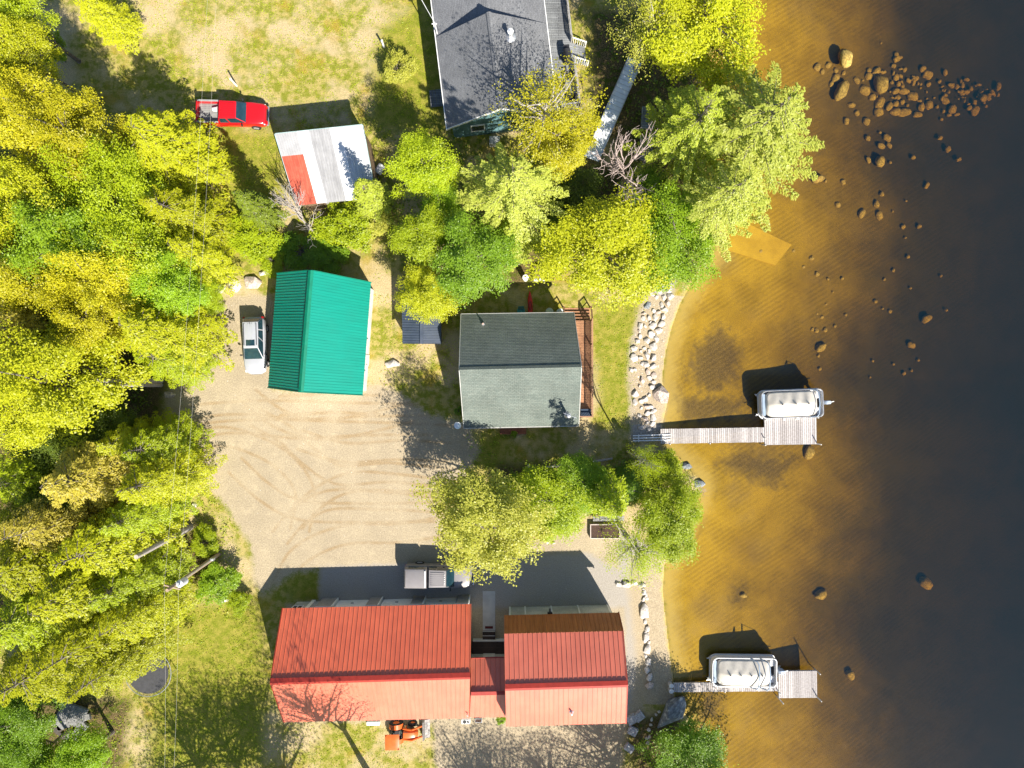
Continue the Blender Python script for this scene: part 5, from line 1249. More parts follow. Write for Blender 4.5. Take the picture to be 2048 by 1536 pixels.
    mb = MB(); mb.bar((h+.42,0,.45),(h+.5,0,-.35),.12,.24); mb.bar((h+.7,0,.8),(h+1.0,.06,.72),.05,.05); mb.tube([(h+.52,0,-.30),(h+.80,0,-.30)],[.09,.05],8); mb.build('drive_leg', white_p, mt)
    # folded bimini frame at the stern
    mb = MB()
    for xo, zt in bimini:
        mb.tube([(xo-.5,-w+.06,1.1),(xo-.1,-w+.12,zt-.12),(xo,-w+.35,zt),(xo+.06,0,zt+.04),(xo,w-.35,zt),(xo-.1,w-.12,zt-.12),(xo-.5,w-.06,1.1)],.05,7)
    bi = mb.build('bimini_frame', blue_m, o, smooth=True)
    mb = MB()
    for s in (-1, 1): mb.bar((bimini[0][0]-.1,s*(w-.12),bimini[0][1]-.15),(h-.25,s*(w-.06),1.1),.025,.025)
    mb.build('brace', alu, bi)
    for s, xs in ((-1,(-.55,.55)),):
        for x in xs: mb = MB(); mb.tube([(x,s*(w+.06),.40),(x,s*(w+.06),.80)],[.10,.10],10); mb.build('fender', white_p, o, smooth=True, bevel=.04)
    for s in (-1, 1): mb = MB(); mb.bar((-h+.05,s*w*.7,.50),(-h-.25,s*w*.74,.52),.06,.04); mb.build('cleat', alu, o)
    return o
boat('white pontoon boat under a beige cover, moored above the upper dock', 1582, 807.5, 5.25, 2.42, R(2.2), (-1.05,.05,1.1), ((1.95,1.66),))
boat('pontoon boat with a folded frame across its beige cover, at the lower dock', 1487, 1342.5, 5.45, 2.5, R(-.8), (-1.35,-.5,.35,1.25), ((1.75,1.95),(.95,1.75)))
# ------------------------------------------------------------------ stones
def stone_mesh(seed, sub=0, flat=.7, n=16, bev=.10):
    r = random.Random(seed); bm = bmesh.new()
    for i in range(n):
        v = Vector((r.gauss(0,1), r.gauss(0,1), r.gauss(0,1))).normalized()
        bm.verts.new((v.x*r.uniform(.85,1.05), v.y*r.uniform(.75,1.0), v.z*flat*r.uniform(.8,1)))
    bmesh.ops.convex_hull(bm, input=bm.verts[:])
    for v in [v for v in bm.verts if not v.link_faces]: bm.verts.remove(v)
    bmesh.ops.bevel(bm, geom=bm.edges[:], offset=bev, segments=2, profile=.6, affect='EDGES', clamp_overlap=True)
    bmesh.ops.triangulate(bm, faces=bm.faces[:]); bmesh.ops.subdivide_edges(bm, edges=bm.edges[:], cuts=1)
    for v in bm.verts: v.co += v.co.normalized()*(mnoise.noise(v.co*2.2+Vector((seed,0,0)))*.09)
    me = bpy.data.meshes.new('stone'); bm.to_mesh(me); bm.free()
    me.polygons.foreach_set('use_smooth', [True]*len(me.polygons)); me.set_sharp_from_angle(angle=R(32))
    me.materials.append(granite); return me
granite = M('pale_granite', (.60,.555,.50), (.44,.40,.36), rough=.9, ns=3, bump=.5, bs=14, fine=9)
granite_pink = M('pinkish_granite', (.54,.44,.37), (.36,.30,.26), rough=.9, ns=3, bump=.5, bs=14, fine=9)
granite_dark = M('shade_toned_lichen_granite', (.16,.18,.20), (.34,.35,.34), rough=.95, ns=4, bump=.7, bs=10, fine=6, lo=.5, hi=.62)  # dark bluish base carries the shade on the huge boulder; pale patches are lichen
lake_stone = M('algae_coated_stone', (.47,.32,.075), (.30,.20,.05), rough=.95, ns=2, bump=.5, bs=10, fine=7)
block_m = M('cut_granite', (.40,.40,.41), (.30,.30,.31), rough=.9, ns=4, bump=.5, bs=16, fine=10)
def lump(seed):
    bm = bmesh.new(); bmesh.ops.create_icosphere(bm, subdivisions=3, radius=1)
    for v in bm.verts:
        d = v.co.normalized(); k = 1+.30*mnoise.noise(d*1.1+Vector((seed*3.1,0,0)))+.10*mnoise.noise(d*2.8+Vector((0,seed,0))); v.co = Vector((d.x*k, d.y*k*.9, d.z*k*.62))
    me = bpy.data.meshes.new('stone'); bm.to_mesh(me); bm.free(); me.polygons.foreach_set('use_smooth', [True]*len(me.polygons)); me.materials.append(granite); return me
SMOOTH = [lump(k) for k in range(6)]
ROUND = [stone_mesh(40+i, flat=.62) for i in range(6)]
def stone(px, py, rpx, label, m=None, cat='boulder', group=None, ax=1.0, rz=None, sink=.35, flat=1.0, name='boulder', i=None, zb=None):
    r = random.Random(int(px*13+py*7)); me = (SMOOTH if name == 'submerged_rock' else ROUND)[r.randrange(6) if i is None else i]
    o = bpy.data.objects.new(name, me); COL.objects.link(o)
    s = rpx*S*1.08; z = (bed_at(px, py) if zb is None else zb)
    o.scale = (s*ax, s/ax**.5, s*flat); o.rotation_euler = (r.uniform(-.2,.2), r.uniform(-.2,.2), r.uniform(0,6.28) if rz is None else rz)
    o.location = (*g(px, py, z), z+s*flat*.62*(1-2*sink)); 
    o.material_slots[0].link = 'OBJECT'; o.material_slots[0].material = m or granite
    return tag(o, label, cat, group)
RIP = [(315,180,30),(415,130,28),(455,110,22),(455,155,25),(465,200,33),(380,165,22),(410,215,20),(355,210,20),(440,255,27),(395,270,22),(415,305,28),(370,325,22),(335,315,18),(405,360,25),(345,365,26),(300,370,20),(255,370,20),(260,335,16),(395,415,30),(330,430,30),(230,430,24),(375,470,28),(315,495,30),(350,530,30),(230,510,20),(210,550,22),(285,540,28),(330,590,34),(300,620,18),(185,605,26),(180,672,34),(235,675,20),(280,660,28),(330,675,30),(280,725,30),(330,740,28),(160,770,20),(192,765,18),(290,785,25),(335,808,26),(300,830,22),(245,850,25),(335,862,20),(190,950,30),(268,990,25),(190,1015,26),(325,900,28),(285,1050,26),(318,1050,20),(335,1085,26),(290,1100,26),(330,1135,30),(270,1145,23),(285,1172,16),(322,1180,26),(240,1210,24),(300,1225,22),(238,1010,20),(225,470,16),(265,600,16),(235,620,14),(250,720,18),(225,890,16),(300,960,18),(240,1060,16),(225,1120,18),(310,400,14),(270,430,14)]
for (cx, cy, cr) in RIP:
    stone(1220+cx*.2604, 540+cy*.2604, cr*.2604, 'pale granite boulder among those heaped on the bank between cottage lawn and beach', [granite, granite, granite, granite_pink][int(cx+cy) % 4], group='pale boulders heaped on the bank by the beach', ax=random.uniform(.92,1.2), sink=.3)
stone(1294, 611, 9.5, 'flat grey rock among the pale boulders at the upper end of the bank', granite_dark, sink=.55)
stone(1321, 790, 21, 'big pinkish boulder with dark cleft between beach and bank', granite_pink, ax=.95, sink=.35)
LINE = [(190,295,24),(245,297,32),(300,290,22),(352,306,24),(364,352,19),(376,372,15),(360,400,17),(385,395,12),(372,550,15),(385,598,22),(380,655,30),(388,735,30),(375,778,15),(390,820,27),(385,872,24),(400,922,28),(360,330,10),(375,625,14),(395,690,14)]
for (cx, cy, cr) in LINE:
    stone(1180+cx*.2968, 1080+cy*.2968, cr*.2968, 'pale border stone in the line edging the gravel east of the red roofed house', granite, cat='stone', name='border_stone', group='pale stones edging the gravel by the lake', ax=random.uniform(1,1.3), rz=1.5+random.uniform(-.3,.3) if cy > 330 else 0, sink=.3)
stone(1289, 1222, 12.5, 'tall white wedge shaped stone in the border line by the lake', granite, cat='stone', name='border_stone', ax=1.35, rz=1.6, sink=.3)
stone(1299, 1370, 10, 'pinkish end stone of the border line above the shaded gravel', granite_pink, cat='stone', name='border_stone', sink=.3)
big = stone_mesh(77, flat=.75, n=13, bev=.14)
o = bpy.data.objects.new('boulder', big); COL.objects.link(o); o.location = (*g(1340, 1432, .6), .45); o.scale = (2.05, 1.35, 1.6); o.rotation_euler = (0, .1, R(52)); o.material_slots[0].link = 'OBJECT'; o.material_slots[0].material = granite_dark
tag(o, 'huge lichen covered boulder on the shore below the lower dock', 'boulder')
for (px, py, r, lab, mm, axx, rz) in ((469,571,14.5,'round pale boulder, middle of three behind the silver car',granite,1.0,0),(506,567,16.5,'pale boulder nearest the green garage of three behind the silver car',granite_pink,1.12,0),(432,586,16,'elongated white boulder at the corner of the yard',granite,1.9,R(42)),(528,547,8,'small pale boulder half under the bushes behind the silver car',granite,1.2,0),(786,729,12,'lone grey boulder on the grass east of the green garage',granite,1.25,0),
    (475,1189,7,'white stone beside the lime bush below the utility pole',granite,1.2,0),(450,1199,8,'flat white stone by the bush below the utility pole',granite,1.4,.2),(389,1009,6,'small white stone at the edge of the drive by the bare stub',granite,1,0),(104,50,9,'pale stone at the top of the lawn among small trees',granite_dark,1.6,-.3),(1095,1084,5,'white stone at the tip of the olive maple',granite,1,0),(1107,1086,4,'smaller grey stone beside the white one at the tip of the olive maple',granite,1,0),(1057,932,4,'white stone on the black soil south of the cottage',granite,1,0),(1285,572,10,'flat dull stone in the lawn under the bright yellow maple',granite_dark,1.4,.3),(1008,984,6,'grey stone under the trees by the black soil',granite_dark,1.5,0),
    (340,790,9,'pale rock at the corner of the yard below the bare trunks',granite_pink,1.3,0),(1372,932,10,'grey rock on the shore beside the upper dock bushes',granite_dark,1.2,0),(1398,968,10,'grey rock at the water edge under the leafless bush',granite_dark,1.2,0)):
    stone(px, py, r, lab, mm, ax=axx, rz=rz, sink=.35, cat='stone' if r < 8.5 else 'boulder', name='stone' if r < 8.5 else 'boulder')
UW = [(640,395,32),(640,340,18),(500,315,28),(855,490,38),(915,540,28),(945,345,28),(885,385,27),(795,415,23),(965,580,38),(960,650,38),(1040,610,28),(1085,650,33),(1150,655,38),(1335,600,30),(1280,615,28),(1215,535,38),(1145,495,30),(1085,495,25),(1325,375,36),(1095,255,26),(1155,335,17),(1290,330,23),(1510,630,33),(1455,565,28),(1680,640,36),(1250,670,26),(1105,540,19),(1140,575,19),(1090,590,24),(1240,400,20),(1090,390,24),(1500,450,18),(1640,620,20),(885,1010,19),(1025,845,26),(980,905,24),(1040,900,19),(880,845,20),(1420,845,18),(1480,930,22),(1560,1005,18),(945,1340,23),(835,1410,28),(965,1425,28),(695,1175,20),(655,1345,20),(1320,1200,20),(1220,990,16),(720,720,24),(870,720,28),(800,660,20),(755,600,23),(1855,460,26),(585,300,22),(610,440,20),(700,360,16),(690,470,14),(540,350,18),(1010,470,14),(1060,430,14)]
for (cx, cy, cr) in UW:
    stone(1500+cx*.2676, 50+cy*.2676, cr*.2676, 'brown algae coated rock on the lake bed north of the docks', lake_stone, cat='rock', name='submerged_rock', group='submerged rocks north of the docks', ax=random.uniform(.95,1.3), sink=.40, flat=.85)
rr_ = random.Random(5)
for k in range(95):
    t = rr_.random(); px = 1745+t*235+rr_.gauss(0,14); py = 158+t*38+rr_.gauss(0,26)*(1-.35*t)
    stone(px, py, rr_.uniform(1.6,5.2), 'brown algae coated rock on the lake bed north of the docks', lake_stone, cat='rock', name='submerged_rock', group='submerged rocks north of the docks', ax=rr_.uniform(.9,1.4), sink=.42)
for (px, py, r, ax_r, lab, rz) in ((1681,126,15,1.25,'pale topped rock just breaking the surface, upper of two beside the pines',1.6),(1679,184,14.5,1.4,'long smooth rock just under the surface, lower of two beside the pines',1.1),(1757,172,15,1.2,'largest rock of the submerged rock field',1.7),(1757,324,10.5,1.1,'lone submerged rock south of the rock field',1.2),(1963,198,8,1,'outermost rock at the deep end of the rock field',0),(1634,359,9,1.3,'triangular submerged rock off the lowest pine branch',.3)):
    z = bed_at(px, py); o = stone(px, py, r, lab, lake_stone, cat='rock', name='submerged_rock', ax=ax_r, rz=rz, sink=.1, flat=1.15)
    if 'breaking' in lab: o.location.z = -.32
for k, (px, py, r, lab) in enumerate(((1617,905,11,'submerged rock just below the corner of the upper dock'),(1852,637,9,'dark lone rock far out, level with the cottage'),(1641,1188,11,'lone submerged rock midway between the two docks'),(1486,1190,6,'small dark rock off the stone border between the docks'),(1700,1349,9,'submerged rock out beyond the lower dock platform'),(1640,695,9,'pale ochre rock on the lake bed above the upper boat'),(1822,690,7,'submerged rock out beyond the upper boat'),(1850,1165,12,'large dim rock far out between the docks'))):
    stone(px, py, r, lab, lake_stone, cat='rock', name='submerged_rock', sink=.3, ax=1.15)
for k in range(46):
    px, py = rr_.uniform(1620, 1900), rr_.uniform(540, 760)
    if k > 26: px, py = rr_.uniform(1480, 1880), rr_.uniform(250, 560)
    if bed_at(px, py) > -.3: continue
    stone(px, py, rr_.uniform(2,5), 'small dim rock scattered on the deeper lake bed', lake_stone, cat='rock', name='submerged_rock', group='small rocks scattered on the deeper lake bed', sink=.52)
def pebbles(name, polys, dens, smin, smax, mats, seed):
    r = np.random.default_rng(seed); V, F = [], []; k = 0
    base = np.array([(1,0,0),(.3,.95,0),(-.8,.6,0),(-.8,-.6,0),(.3,-.95,0),(0,0,1)]); tri = np.array([(0,1,5),(1,2,5),(2,3,5),(3,4,5),(4,0,5)])
    for poly in polys:
        P = np.array([g(*p) for p in poly]); a, b = P.min(0), P.max(0); n = int((b-a).prod()*dens); xy = r.uniform(a, b, (n, 2)); xy = xy[sdist(xy[:, 0], xy[:, 1], poly) > 0]
        zz = bed_z(sdist(xy[:, 0], xy[:, 1], LAKE))
        for (x, y), z in zip(xy, zz):
            s = smin+(smax-smin)*r.random()**3; t = r.uniform(0, 6.28); cs, sn = math.cos(t)*s, math.sin(t)*s; q = base*r.uniform(.7, 1.2, (6, 1))
            V.append(np.column_stack([x+q[:, 0]*cs-q[:, 1]*sn*.8, y+q[:, 0]*sn+q[:, 1]*cs*.8, z-.01+q[:, 2]*s*.6])); F.append(tri+k); k += 6
    V, F = np.concatenate(V), np.concatenate(F); me = bpy.data.meshes.new(name); me.vertices.add(len(V)); me.vertices.foreach_set('co', V.astype(np.float32).ravel()); setfaces(me, F); me.materials.append(mats)
    o = bpy.data.objects.new(name, me); COL.objects.link(o); structure(o, 'stuff')
pm = Mplank('pebble_stone', (.24,.20,.16), (.62,.56,.48))
pebbles('gravel', [[(1300,568),(1345,568),(1320,740),(1318,885),(1265,885),(1260,700)]], 26, .02, .11, pm, 2)
pebbles('loose_stones', [[(380,640),(480,600),(540,640),(540,790),(740,795),(940,880),(900,1090),(500,1090),(330,850)], [(1015,1195),(1290,1100),(1320,1200),(1300,1420),(1250,1430),(1250,1230)], [(870,1450),(1255,1455),(1240,1560),(880,1560)], [(942,1190),(1010,1190),(1010,1275),(942,1275)]], 4.5, .012, .065, pm, 3)
# sunk rectangular mat, cut blocks, slab heap
mb = MB(); Pm = [(1478,436),(1590,486),(1556,528),(1446,496)]; Pw = [(*g(*p), bed_at(*p)) for p in Pm]; c0 = W(1518,486); mb.o = c0
top_ = [(p[0], p[1], p[2]+.05) for p in Pw]; mb.quad(*top_)
for i in range(4): j = (i+1) % 4; mb.quad(Pw[i][:2]+(Pw[i][2]-.2,), Pw[j][:2]+(Pw[j][2]-.2,), top_[j], top_[i])
tag(mb.build('sunken_platform', M('sandy_mat', (.58,.36,.026), (.47,.285,.018), rough=.95, ns=.8)), 'sandy rectangular platform lying on the shallow lake bed under the pines', 'platform')
def block(px, py, sx, sy, h, rz, label, m=None, cat='stone block', group=None, name='stone_block', z=0):
    o = MB(); o.box(-sx/2, sx/2, -sy/2, sy/2, 0, h); b = o.build(name, m or block_m, bevel=.03); b.location = (*g(px, py, z+h), z-.02); b.rotation_euler = (0, 0, R(rz)); return tag(b, label, cat, group)
block(1264,1441,.80,.70,.35,28,'cut granite block next to the house corner, touching its twin')
block(1279,1434.5,.78,.68,.38,38,'cut granite block nearest the lake of the shaded pair')
block(1266,1464,.74,.68,.33,-28,'cut granite block on its own below the shaded pair')
block(1259,1498,.74,.60,.33,-35,'cut granite block nearest the bottom edge')
for i, (cx, cy, r_) in enumerate(((415,1207,16),(445,1176,13),(465,1155,14),(408,1243,14),(395,1278,16),(400,1325,16),(380,1335,14),(390,1365,18))):
    stone(1180+cx*.2968, 1080+cy*.2968, r_*.2968*.9, 'small pale stone in the row leading to the huge boulder', granite, cat='stone', name='stepping_stone', group='small stones beside the huge boulder', sink=.3)
for (px, py, sx, sy, h, rz, z, lab) in ((128,1426,1.9,1.0,.25,62,.15,'large tilted stone slab, upper one of the heap'),(153,1434,1.3,1.7,.22,-20,.25,'palest stone slab in the middle of the heap'),(158,1462,1.5,.7,.25,50,.1,'narrow stone slab at the lower side of the heap'),(124,1450,1.1,.8,.25,20,.05,'stone slab half under the others of the heap'),(140,1476,.9,.6,.3,-35,0,'short stone slab at the bottom of the heap'),(170,1436,.7,.5,.3,15,0,'small stone slab on the lake side of the heap')):
    block(px, py, sx, sy, h, rz, lab, M('slab_stone', (.24,.24,.23), (.17,.17,.165), rough=.95, ns=3, bump=.6, bs=9, fine=6), 'stone slab', 'stone slabs in a heap', 'stone_slab', z)
for (px, py, lab) in ((110,1452,'dark timber block, upper of the pair by the slab heap'),(116,1467,'dark timber block, lower of the pair by the slab heap')):
    block(px, py, 1.35, .32, .3, -42, lab, M('dark_timber', (.06,.05,.04), (.10,.085,.07), rough=.95, ns=6), 'timber', 'timbers by the slab heap', 'timber_block')
# ------------------------------------------------------------------ small things
p = W(296, 1347, .85); p.z = 0; t = thing('trampoline', 'round trampoline with a black mat half under the evergreens', 'trampoline', p); rt = 46*S*(H-.85)/H
mb = MB(); mb.tube([(0,0,.83),(0,0,.845)], rt*.88, 40); mb.build('mat', M('trampoline_mat', (.055,.055,.06), rough=.9), t)
mb = MB(); mb.tube([(rt*math.cos(a), rt*math.sin(a), .85) for a in np.linspace(0,2*math.pi,49)], .03, 6, cap=False); mb.build('frame', galv, t)
mb = MB(); mb.tube([(rt*(.88 if k % 2 else .99)*math.cos(math.pi*k/56), rt*(.88 if k % 2 else .99)*math.sin(math.pi*k/56), .846) for k in range(113)], .012, 4)
mb.build('spring_ring', galv, t)
for k in range(6): a = 2*math.pi*k/6; mb = MB(); mb.tube([(rt*math.cos(a),rt*math.sin(a),.84),(rt*1.02*math.cos(a),rt*1.02*math.sin(a),0)],.03,6); mb.build('leg', galv, t)
# utility pole and wires
pb, pt_ = W(438,1108,0), W(334,1181,8.9)
o = thing('utility_pole', 'wooden utility pole with a transformer standing over the brown bank', 'utility pole', (pb.x, pb.y, 0)); lv = Vector((pt_.x-pb.x, pt_.y-pb.y, 0))
ps_ = lambda z: lv*(z/8.9)+Vector((0,0,z))
mb = MB(); mb.tube([(0,0,-.3), tuple(ps_(4.5)), tuple(ps_(8.9))], [.17,.15,.12], 12); mb.build('shaft', M('pole_wood', (.40,.30,.20), (.28,.21,.15), rough=.9, ns=8), o, smooth=True)
tc = ps_(7.3)+Vector((.32,.05,0)); mb = MB(); mb.tube([tc-Vector((0,0,.42)), tc+Vector((0,0,.42)), tc+Vector((0,0,.5))], [.27,.27,.16], 18); mb.tube([tc+Vector((.08,0,.48)), tc+Vector((.1,0,.72))], .045, 8); mb.build('transformer', M('transformer_grey', (.60,.62,.64), rough=.4), o, smooth=True, angle=40)
mb = MB(); mb.tube([ps_(1.0)+Vector((.16,.08,0)), ps_(6.6)+Vector((.14,.08,0))], .05, 8); mb.build('cable_riser', galv, o)
mb = MB(); a = ps_(1.9)+Vector((.25,.12,0)); mb.box(a.x-.15,a.x+.15,a.y-.1,a.y+.1,a.z-.2,a.z+.2); mb.build('meter_box', galv, o, bevel=.02)
mb = MB(); c_ = ps_(8.2); mb.bar(c_+Vector((-.55,.15,0)), c_+Vector((.6,-.15,0)), .09, .11)
mb.build('cross_arm', M('pole_wood', (0,0,0)), o)
wire_m = M('pale_wire', (.55,.52,.46), rough=.5)
c_ = Vector((pb.x, pb.y, 0))+ps_(8.2)
def wire(a, b, sag, lab, r=.0045):
    mb = MB(a); mb.tube([a.lerp(b, t)-Vector((0,0,sag*4*t*(1-t))) for t in np.linspace(0,1,25)], r, 5)
    tag(mb.build('power_line', wire_m), lab, 'power line', 'power lines along the drive')
wN1, wN2 = W(418,-60,8.6), W(435,-60,8.3)
wire(c_+Vector((-.5,.14,.1)), wN1, .5, 'power line running north from the pole, the one farther from the houses'); wire(c_+Vector((.52,-.14,.1)), wN2, .5, 'power line running north from the pole, the one nearer the houses')
wire(c_+Vector((-.5,.14,.1)), W(325,1680,8.3), .3, 'power line running south from the pole past the trampoline, farther from the houses'); wire(c_+Vector((.52,-.14,.1)), W(340,1680,8.0), .3, 'power line running south from the pole past the trampoline, nearer the houses')
# stored gangway and dock frames under the pines
def planar(name, pxs, z, th, m, label, cat, extra=None):
    P = [W(*p, z) for p in pxs]; c0 = sum(P, Vector())/len(P); c0.z = 0; o = thing(name, label, cat, c0)
    mb = MB(c0); mb.quad(*P); mb.quad(*[p-Vector((0,0,th)) for p in P])
    for p, q_ in zip(P, P[1:]+P[:1]): mb.quad(p, q_, q_-Vector((0,0,th)), p-Vector((0,0,th)))
    return o, P, c0, mb
gm = M('painted_aluminium', (.78,.81,.83), (.68,.72,.75), rough=.45, ns=1.2)
o, P, c0, mb = planar('gangway', [(1257,114),(1283,127),(1197,323),(1169,313)], .65, .06, gm, 'long pale metal gangway stored on the shaded ground by the pines', 'gangway'); mb.build('deck_plate', gm, o)
for a, b in ((0,3),(1,2)):
    mb = MB(c0); mb.bar(P[a]+Vector((0,0,.03)), P[b]+Vector((0,0,.03)), .06, .14); mb.build('side_rail', galv, o)
for t in (.06, .5, .94):
    mb = MB(c0); a, b = P[0].lerp(P[3], t), P[1].lerp(P[2], t); a.z = b.z = .29; mb.bar(a, b, .14, .56); mb.build('trestle', grey_wood, o)
mb = MB(c0)
for k in range(1, 24): t = k/24; mb.bar(P[0].lerp(P[3], t)+Vector((0,0,.006)), P[1].lerp(P[2], t)+Vector((0,0,.006)), .025, .014)
mb.build('cleats', galv, o)
for (pxs, lab) in (([(1285,214),(1311,217),(1308,258),(1283,256)],'grey dock frame leaning under the pine, upper of two'), ([(1282,272),(1306,275),(1302,322),(1279,318)],'grey dock frame under the pine, lower of two')):
    o, P, c0, mb = planar('dock_section', pxs, .35, .05, grey_deck, lab, 'dock section'); mb.build('planks', grey_deck, o)
    o['group'] = 'dock frames stored under the pine'
    for i in range(4): mb = MB(c0); mb.bar(P[i]-Vector((0,0,.1)), P[(i+1) % 4]-Vector((0,0,.1)), .05, .3); mb.build('rim_beam', galv, o)
# raised beds
o_ = W(1209, 1061); t = thing('raised_bed', 'raised garden bed with pale timber sides and dark soil', 'garden bed', o_)
hx, hy = 1.24, .60
mb = MB(); mb.box(-hx+.06,hx-.06,-hy+.06,hy-.06,0,.34); mb.build('bed_soil', M('dark_soil', (.085,.05,.035), (.05,.032,.025), rough=1, ns=9, bump=1, bs=25, fine=30), t)
for s in (-1, 1):
    mb = MB(); mb.box(-hx,hx,min(s*hy,s*(hy-.06)),max(s*hy,s*(hy-.06)),0,.42); mb.build('long_board', M('pale_timber', (.58,.50,.46), (.50,.43,.39), rough=.85), t)
    mb = MB(); mb.box(min(s*hx,s*(hx-.06)),max(s*hx,s*(hx-.06)),-hy+.062,hy-.062,0,.42); mb.build('end_board', M('pale_timber', (0,0,0)), t)
o_ = W(1216, 1035); t = thing('plank_bench', 'weathered white plank bench above the raised bed', 'bench', o_, R(1)); mb = MB(); mb.box(-1.3,1.3,-.2,-.01,.42,.46); mb.box(-1.3,1.3,.01,.2,.42,.46); mb.build('seat', grey_wood, t)
for s in (-1, 0, 1): mb = MB(); mb.box(s*1.1-.05,s*1.1+.05,-.19,.19,0,.42); mb.build('leg', grey_wood, t)
# behind the cottage
p = W(1051, 556, .75); p.z = 0; t = thing('trash_can', 'white bin with a flat lid standing on the brown dirt', 'bin', p); mb = MB(); mb.tube([(0,0,0),(0,0,.95)],[.19,.235],18); mb.build('body', white_p, t, smooth=True); mb = MB(); mb.tube([(0,0,.951),(0,0,.985),(0,0,1.0)],[.255,.255,.2],18); lid = mb.build('lid', white_p, t, smooth=True); mb = MB(); mb.bar((-.09,.05,1.02),(.09,.05,1.02),.05,.04); mb.build('handle', black, lid)
p = W(1077, 544, .45); p.z = 0; t = thing('fire_pit_table', 'low brown metal table on the dirt behind the cottage', 'table', p, R(-3)); mb = MB(); mb.box(-.40,.40,-.46,.46,.42,.47); mb.build('tabletop', M('rusty_brown', (.20,.13,.11), (.14,.09,.08), rough=.8, ns=4), t, bevel=.015)
for sx in (-.34,.34):
    for sy in (-.4,.4): mb = MB(); mb.box(sx-.03,sx+.03,sy-.03,sy+.03,0,.42); mb.build('leg', black, t)
p = W(1080, 559.5, .45); p.z = 0; t = thing('marked_plank', 'white plank with dark marks resting in front of the brown table', 'plank', p, R(3)); mb = MB(); mb.box(-.50,.50,-.11,.11,.40,.44); mb.build('board', white_p, t)
for k, (x, w_) in enumerate(((-.34,.10),(-.22,.08),(-.11,.09),(.12,.07),(.26,.12))): mb = MB(); mb.box(x-w_/2, x+w_/2, -.04, .04, .4405, .4445); mb.build('dark_mark', black, t)
for s in (-.4,.4): mb = MB(); mb.box(s-.03,s+.03,-.09,.09,0,.40); mb.build('leg', grey_wood, t)
def kayak(px, py, L, w, col, rz, label):
    o = thing('kayak', label, 'kayak', (*g(px, py, .3), 0), R(rz)); rows = []
    mb = MB(); rings = []
    for i in range(13):
        u = -1+2*i/12; ww = max(.02, w*(1-abs(u)**3)); rings.append([(u*L/2, ww*math.cos(a), .22+.16*math.sin(a)*(1 if math.sin(a) < 0 else .7)+.1*u*u) for a in np.linspace(0,2*math.pi,13)[:-1]])
    mb.loft(rings); mb.build('hull', col, o, smooth=True)
    mb = MB(); mb.tube([(.34*math.cos(a), w*.62*math.sin(a), .345) for a in np.linspace(0,2*math.pi,17)], .025, 5, cap=False); mb.build('cockpit_rim', black, o)
kayak(1060.5, 612, 2.5, .20, M('red_plastic', (.60,.015,.02), rough=.35), 92, 'red kayak standing out past the cottage eave')
p = W(1042, 624, .45); p.z = 0
t = thing('garden_chair', 'teal garden chair beside the red kayak', 'chair', p, R(0)); teal = M('teal_plastic', (.05,.28,.33), (.04,.24,.29), rough=.4)
mb = MB(); mb.box(-.24,.24,-.25,.22,.38,.42); mb.build('seat', teal, t, bevel=.015); mb = MB()
for k in range(5): x = -.2+.1*k; mb.bar((x,.20,.42),(x,.42,.95),.085,.025)
mb.build('backrest', teal, t)
for sx in (-.27,.27):
    mb = MB(); mb.box(sx-.05,sx+.05,-.26,.26,.58,.61); mb.build('armrest', teal, t)
    for sy in (-.22,.22): mb = MB(); mb.box(sx*.9-.025,sx*.9+.025,sy-.025,sy+.025,0,.58); mb.build('leg', teal, t)
for px, r_, lab in ((1099,.33,'larger round white table top by the cottage eave'),(1120,.28,'smaller round white table top by the cottage eave')):
    p = W(px, 623.5, .7); p.z = 0; t = thing('round_table', lab, 'table', p, 0, 'round white tables behind the cottage')
    mb = MB(); mb.tube([(0,0,.68),(0,0,.72)], r_, 24); mb.build('tabletop', M('off_white_plastic', (.62,.66,.66), rough=.5), t)
    mb = MB(); mb.tube([(0,0,0),(0,0,.68)], .04, 8); mb.tube([(0,0,0),(0,0,.05)],[.22,.1],12); mb.build('leg', galv, t)
p = W(1170, 825, .75); t = thing('storage_box', 'dark blue storage box at the end of the cedar deck', 'box', p); mb = MB(); mb.box(-.42,.42,-.3,.3,0,.5); mb.build('bin', M('navy_plastic', (.03,.05,.085), rough=.5), t, bevel=.02); mb = MB(); mb.box(-.44,.44,-.32,.32,.501,.55); mb.build('lid', M('navy_plastic', (0,0,0)), t, bevel=.02)
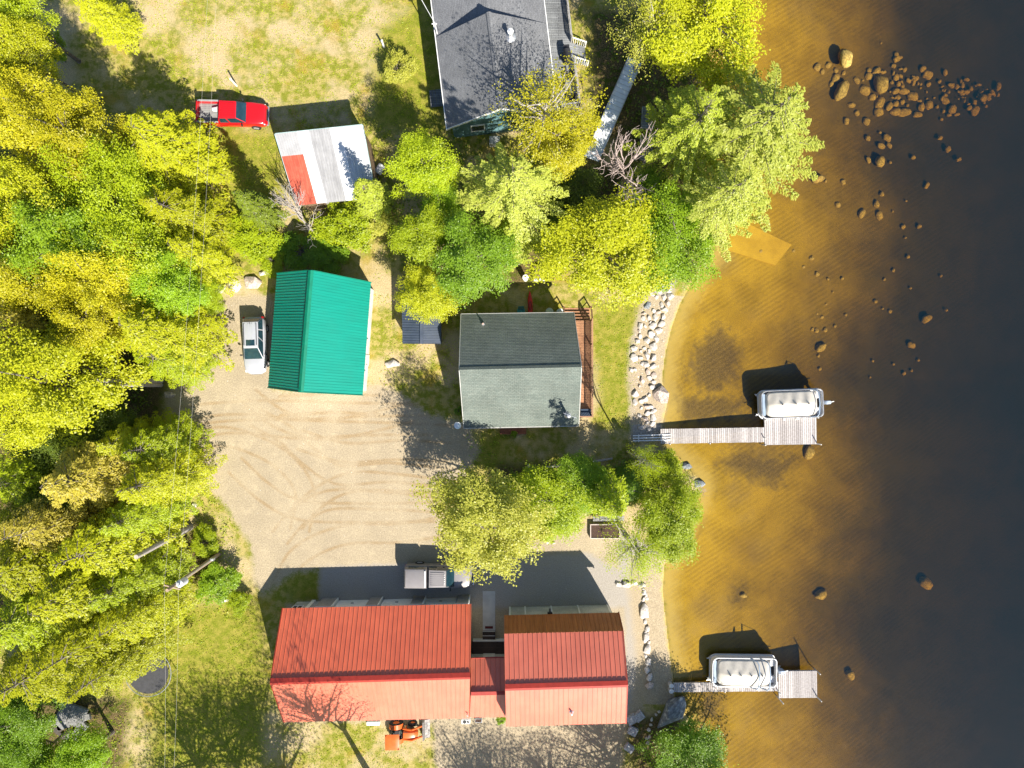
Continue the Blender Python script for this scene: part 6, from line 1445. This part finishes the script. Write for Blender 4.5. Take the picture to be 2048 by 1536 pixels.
p = W(759, 338, .4); p.z = 0; t = thing('plastic_barrel', 'white barrel lying beside the patched shed under the trees', 'barrel', p, R(60)); mb = MB(); mb.tube([(-.42,0,.30),(-.38,0,.30),(0,0,.30),(.38,0,.30),(.42,0,.30)],[.25,.30,.33,.30,.25],18); mb.build('drum', white_p, t, smooth=True); mb = MB(); mb.tube([(-.44,0,.30),(-.42,0,.30)],.17,14); mb.build('opening', black, t)
p = W(765, 85, .8); p.z = 0; t = thing('marker_post', 'white post standing on the lawn above the round bush', 'post', p); mb = MB(); mb.box(-.06,.06,-.06,.06,-.2,1.15); mb.build('post_shaft', white_p, t); mb = MB(); mb.loft([[(-.08,-.08,1.15),(.08,-.08,1.15),(.08,.08,1.15),(-.08,.08,1.15)],[(-.02,-.02,1.22),(.02,-.02,1.22),(.02,.02,1.22),(-.02,.02,1.22)]]); mb.build('post_cap', white_p, t)
p = W(474, 172, 0.0); t = thing('marker_post', 'white post on the lawn just above the red pickup', 'post', p); mb = MB(); mb.box(-.05,.05,-.05,.05,-.2,1.3); mb.build('post_shaft', white_p, t); mb = MB(); mb.box(-.07,.07,-.07,.07,1.3,1.34); mb.build('post_cap', white_p, t)
# behind the red roofed house
p = W(932, 1441, .5); p.z = 0; t = thing('outdoor_unit', 'white outdoor unit with a round fan behind the red roofed house', 'heat pump', p); mb = MB(); mb.box(-.36,.36,-.18,.18,.08,.75); mb.build('case', white_p, t, bevel=.02); mb = MB(); mb.tube([(-.1,0,.751),(-.1,0,.76)], .15, 18); mb.tube([(.18,0,.751),(.18,0,.76)], .09, 12); mb.build('fan_grille', black, t)
p = W(957, 1441, .4); p.z = 0; t = thing('planter_box', 'grey planter box against the link between the wings', 'planter', p); mb = MB(); mb.box(-.3,.3,-.16,.16,0,.45); mb.build('trough', galv, t, bevel=.02); mb = MB(); mb.box(-.26,.26,-.12,.12,.451,.46); mb.build('planter_soil', M('dark_soil', (0,0,0)), t)
tree('shrub', 1001, 1441, 9, .8, 'green', 'small green plant at the foot of the link between the wings', 'bush')
p = W(746, 1447, .3); p.z = 0; block(746,1448,1.1,.3,.3,1,'pale timber sill along the rear wall by the tractor', white_p, 'timber', None, 'timber_sill')
tree('shrub', 1028, 868, 7, .6, 'green', 'little flowering plant beside the brown doorstep of the cottage', 'bush')
tree('shrub', 917, 822, 9, .8, 'vivid', 'leafy plant at the west wall of the cottage', 'bush')
